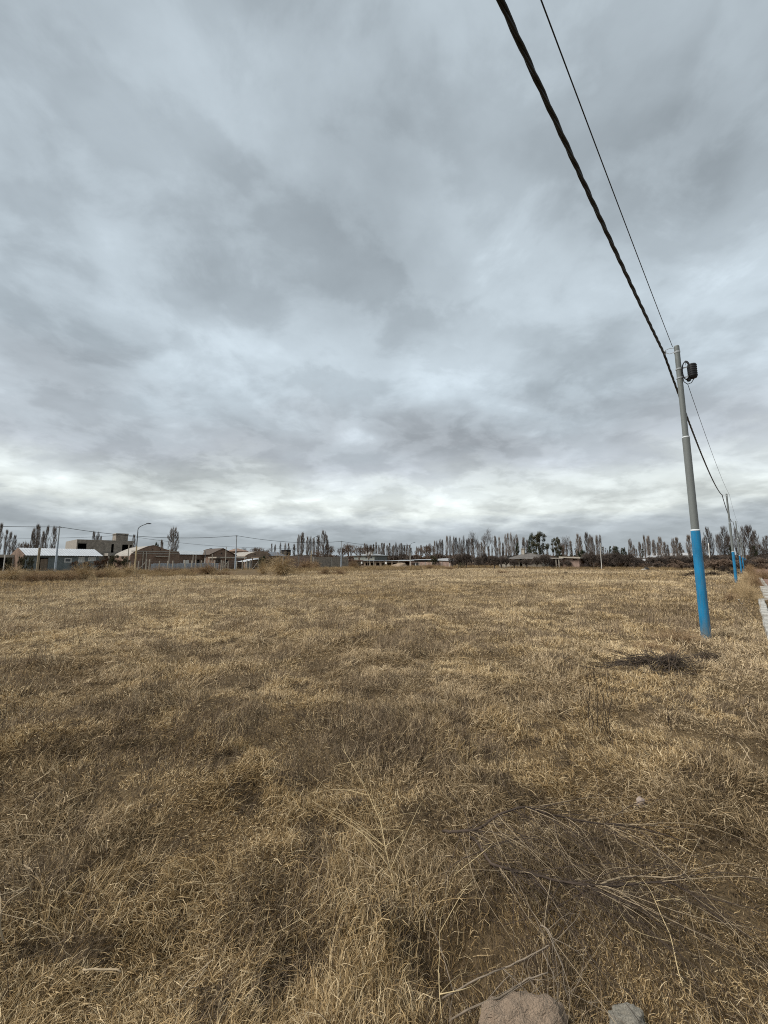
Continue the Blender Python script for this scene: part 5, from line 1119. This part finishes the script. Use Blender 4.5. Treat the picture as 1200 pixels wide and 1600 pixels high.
    Mclod = mat('dry_mud', (.265, .198, .142), .22, 7.0, .95, .8, 22); Mst = mat('grey_stone', (.13, .12, .10), .45, 11.0, .9, .6, 50, col2=(.36, .33, .27))
    lump('mud_clod', Vector((ROCK1.x + .0, ROCK1.y - .03, gh(ROCK1.x, ROCK1.y) + .018)), (.160, .10, .080), 5, Mclod, 'big tan clod of dry mud at the bottom of the picture', 'clod', 6, .26, 4)
    lump('grey_stone', Vector((ROCK2.x, ROCK2.y, gh(ROCK2.x, ROCK2.y) + .015)), (.058, .04, .04), 9, Mst, 'rough grey stone right of the big mud clod', 'stone', 5, .34, 4)
    lump('small_stone', on_ground(G(1002, 1265), .03), (.03, .02, .035), 12, mat('pale_stone', (.30, .24, .2), .2, 9.), 'small pale pinkish stone in the grass right of centre', 'stone', 3, .3)
    # junk on the far side
    p = G(1008, 891.5); t = empty('junk_heap', p, .3, 'dumped white sheet with black tyres at the far edge of the field', 'junk heap')
    o = lump('white_sheet', Vector((0, 0, 0)), (.5, .35, .2), 21, M_concl, None, None, 3, .3); o.parent = t; o.location = (-.25, 0, .12)
    for q, (x, z, a) in enumerate(((.45, .14, .2), (.58, .38, .5))):
        b = MB(); b.tube([(.30 * math.cos(s), .30 * math.sin(s), 0) for s in np.linspace(0, 2 * PI, 22)], .11, 8, False); o = b.build('tyre', M_black, t, True); o.location = (x, .1, z); o.rotation_euler = (a, .2 * q, 0)
    o = MB().tube([(-.1, 0, .3), (.2, .1, .42), (.5, .1, .5)], .06, 6).build('branch', M_barkd, t)
bushes()

# ------------------------------------------------------------------ foreground sticks and stalks
M_stick = mat('weathered_stick', (0.060, 0.043, 0.032), 0.35, 14.0); M_stickl = mat('pale_stick', (0.33, 0.255, 0.165), 0.25, 14.0); M_root = mat('grey_root', (0.20, 0.160, 0.118), 0.3, 14.0); M_straw = mat('straw_stalk', (0.47, 0.365, 0.205), 0.2, 10.0)
def gpx(px, py, z):
    p = G(px, py, z); g = gh(p.x, p.y); return G(px, py, z + g)
def branch(name, pxpts, r0, r1, m, twigs, label, cat, seed, tdir=(1, 1.2), tl=(60, 200), tm=None, part='side_twig'):
    rnd = random.Random(seed); pts = smooth_path([gpx(*q) for q in pxpts]); org = pts[0].copy(); t = empty(name, org, 0, label, cat)
    n = len(pts); wig = r0 * .45; ph = rnd.uniform(0, 6)
    pts = [p + rv(rnd, wig) + Vector((math.sin(i * .9 + ph), math.cos(i * .7 + ph), math.sin(i * .55))) * r0 * 1.3 for i, p in enumerate(pts)]; b = MB(); b.tube([p - org for p in pts], [r0 + (r1 - r0) * i / (n - 1) for i in range(n)], 7); b.build('main_stem', m, t, True)
    # side twigs, laid out from the stem in the picture's plane of the ground
    for k in range(twigs):
        s = rnd.uniform(.12, .95); i = min(n - 2, int(s * (n - 1))); q = pts[i]; dx = tdir[0] + rnd.gauss(0, .95); dy = tdir[1] + rnd.gauss(0, .95); L_ = rnd.uniform(*tl) / 300.0
        d = Vector((dx, -dy, 0)).normalized(); e_ = q + d * L_; e_.z = gh(e_.x, e_.y) + rnd.uniform(.04, .16); mid = q.lerp(e_, .5) + Vector((rnd.gauss(0, .05), rnd.gauss(0, .05), rnd.uniform(.0, .07)))
        tb = MB(); pp = smooth_path([q - org, mid - org, e_ - org], 4); rr = rnd.uniform(.0009, .0022); tb.tube(pp, [rr * (1 - .7 * j / (len(pp) - 1)) for j in range(len(pp))], 4)
        for j in range(2): st = pp[rnd.randrange(2, len(pp))]; tb.twig(st, st + (d + rv(rnd, .6)) * L_ * .35, rr * .6)
        tb.build(part, tm if tm and rnd.random() < .35 else m, t, True)
    return t
branch('fallen_branch', [(690, 1300, .06), (735, 1298, .14), (790, 1268, .19), (850, 1268, .18), (960, 1290, .14), (1060, 1310, .10)], .008, .003, M_stick, 90, 'arched dead branch with many thin side twigs, upper one right of centre', 'branch', 1, (.6, 1.0), (90, 260), M_stickl)
branch('fallen_branch', [(735, 1310, .08), (770, 1345, .13), (850, 1372, .13), (930, 1385, .13), (1040, 1378, .11), (1130, 1440, .07)], .008, .003, M_stick, 78, 'dark dead branch lying below the arched one', 'branch', 2, (.8, .8), (90, 260), M_stickl)
branch('fallen_branch', [(925, 1385, .07), (985, 1370, .08), (1060, 1368, .07), (1075, 1350, .09)], .005, .002, M_stickl, 6, 'short pale forked stick at the right of the dark branch', 'branch', 3, (1, .2), (40, 120))
branch('grey_root', [(690, 1560, .03), (760, 1525, .10), (830, 1492, .14), (862, 1478, .15)], .0034, .002, M_root, 8, 'grey leaning root left above the mud clod', 'root', 4, (.4, 1), (40, 110))
branch('grey_root', [(845, 1445, .17), (862, 1465, .16), (878, 1510, .10), (886, 1560, .03)], .003, .0018, M_root, 9, 'gnarled pale grey root above the mud clod', 'root', 5, (-.3, .8), (30, 100))
branch('grey_root', [(700, 1600, .02), (770, 1560, .10), (820, 1535, .12), (855, 1518, .12)], .0035, .002, M_root, 5, 'lower grey root crossing behind the mud clod', 'root', 6, (.3, 1), (30, 90))
branch('straw_stalk', [(632, 1440, .02), (612, 1370, .10), (598, 1300, .17), (580, 1250, .22), (556, 1205, .26), (535, 1170, .28)], .0022, .0009, M_straw, 22, 'long pale straw stalk with wispy side stems in the centre foreground', 'stalk', 7, (-.1, -1.0), (50, 170), M_stickl, 'side_stem')
branch('straw_stalk', [(690, 1600, .05), (686, 1500, .12), (692, 1420, .16), (718, 1350, .19)], .0016, .0008, M_straw, 5, 'thin pale stalk standing left of the roots', 'stalk', 8, (.5, -1), (40, 110), None, 'side_stem')
branch('straw_stalk', [(1066, 1540, .02), (1046, 1460, .10), (1020, 1400, .15), (1002, 1370, .16)], .002, .0009, M_straw, 3, 'pale stalk leaning left above the grey stone', 'stalk', 9, (-.6, -.6), (40, 100), None, 'side_stem')
branch('pale_stick', [(38, 1350, .06), (60, 1375, .06), (100, 1395, .05), (155, 1402, .04)], .004, .002, M_stickl, 4, 'pale bent stick lying in the grass at the left', 'stick', 10, (.6, .6), (30, 90))
branch('pale_stick', [(130, 1514, .10), (186, 1519, .10)], .0035, .003, M_stickl, 0, 'short straight pale straw at the lower left', 'stick', 11)
branch('pale_stick', [(282, 1552, .08), (305, 1522, .10), (334, 1497, .12)], .003, .0015, M_stickl, 1, 'curved pale straw at the lower left, right of the short one', 'stick', 12, (1, 0), (20, 50))
branch('pale_stick', [(6, 1475, .04), (3, 1420, .16), (25, 1400, .2), (48, 1386, .2)], .004, .002, M_stickl, 6, 'tangle of pale sticks at the left edge', 'stick', 13, (.3, .9), (50, 140))
branch('pale_stick', [(1164, 1107, .12), (1172, 1125, .10), (1182, 1136, .05)], .005, .003, M_stickl, 0, 'short pale bent straw near the right edge', 'stick', 14)
branch('pale_stick', [(1152, 1160, .10), (1170, 1182, .08), (1185, 1205, .04)], .004, .003, M_stickl, 0, 'longer pale straw below the bent one at the right edge', 'stick', 15)
branch('pale_stick', [(1153, 937, .35), (1156, 941, .15), (1159, 943, .05)], .02, .012, M_concl, 0, 'white curved stick lying before the straw bushes', 'stick', 16)
for k, (px, py, ht, lab) in enumerate(((930, 1150, 115, 'left of two thin dark standing weeds right of centre'), (952, 1152, 105, 'right of two thin dark standing weeds right of centre'), (1050, 1140, 50, 'small dark standing weed below the brush heap'))):
    p = gpx(px, py, 0); zc = p.y * CP - CAMH * SP; H = ht / FPX * zc; rnd = random.Random(400 + k); t = empty('standing_weed', p, 0, lab, 'weed', 'thin standing weeds')
    for j in range(3 if k < 2 else 2):
        d = Vector((rnd.gauss(0, .16), rnd.gauss(0, .1), 1)); h_ = H * rnd.uniform(.55, 1.05); b = MB(); pp = [Vector((rnd.gauss(0, .02), 0, -.02)) + d * h_ * s + Vector((rnd.gauss(0, .012), 0, 0)) for s in (0, .3, .6, 1)]; b.tube(pp, [.0042, .0036, .0026, .001], 5)
        for q in range(12): st = pp[1].lerp(pp[3], rnd.random()); b.twig(st, st + (d * .7 + rv(rnd, .7)) * .06, .0022)
        b.build('stem', M_brush, t)
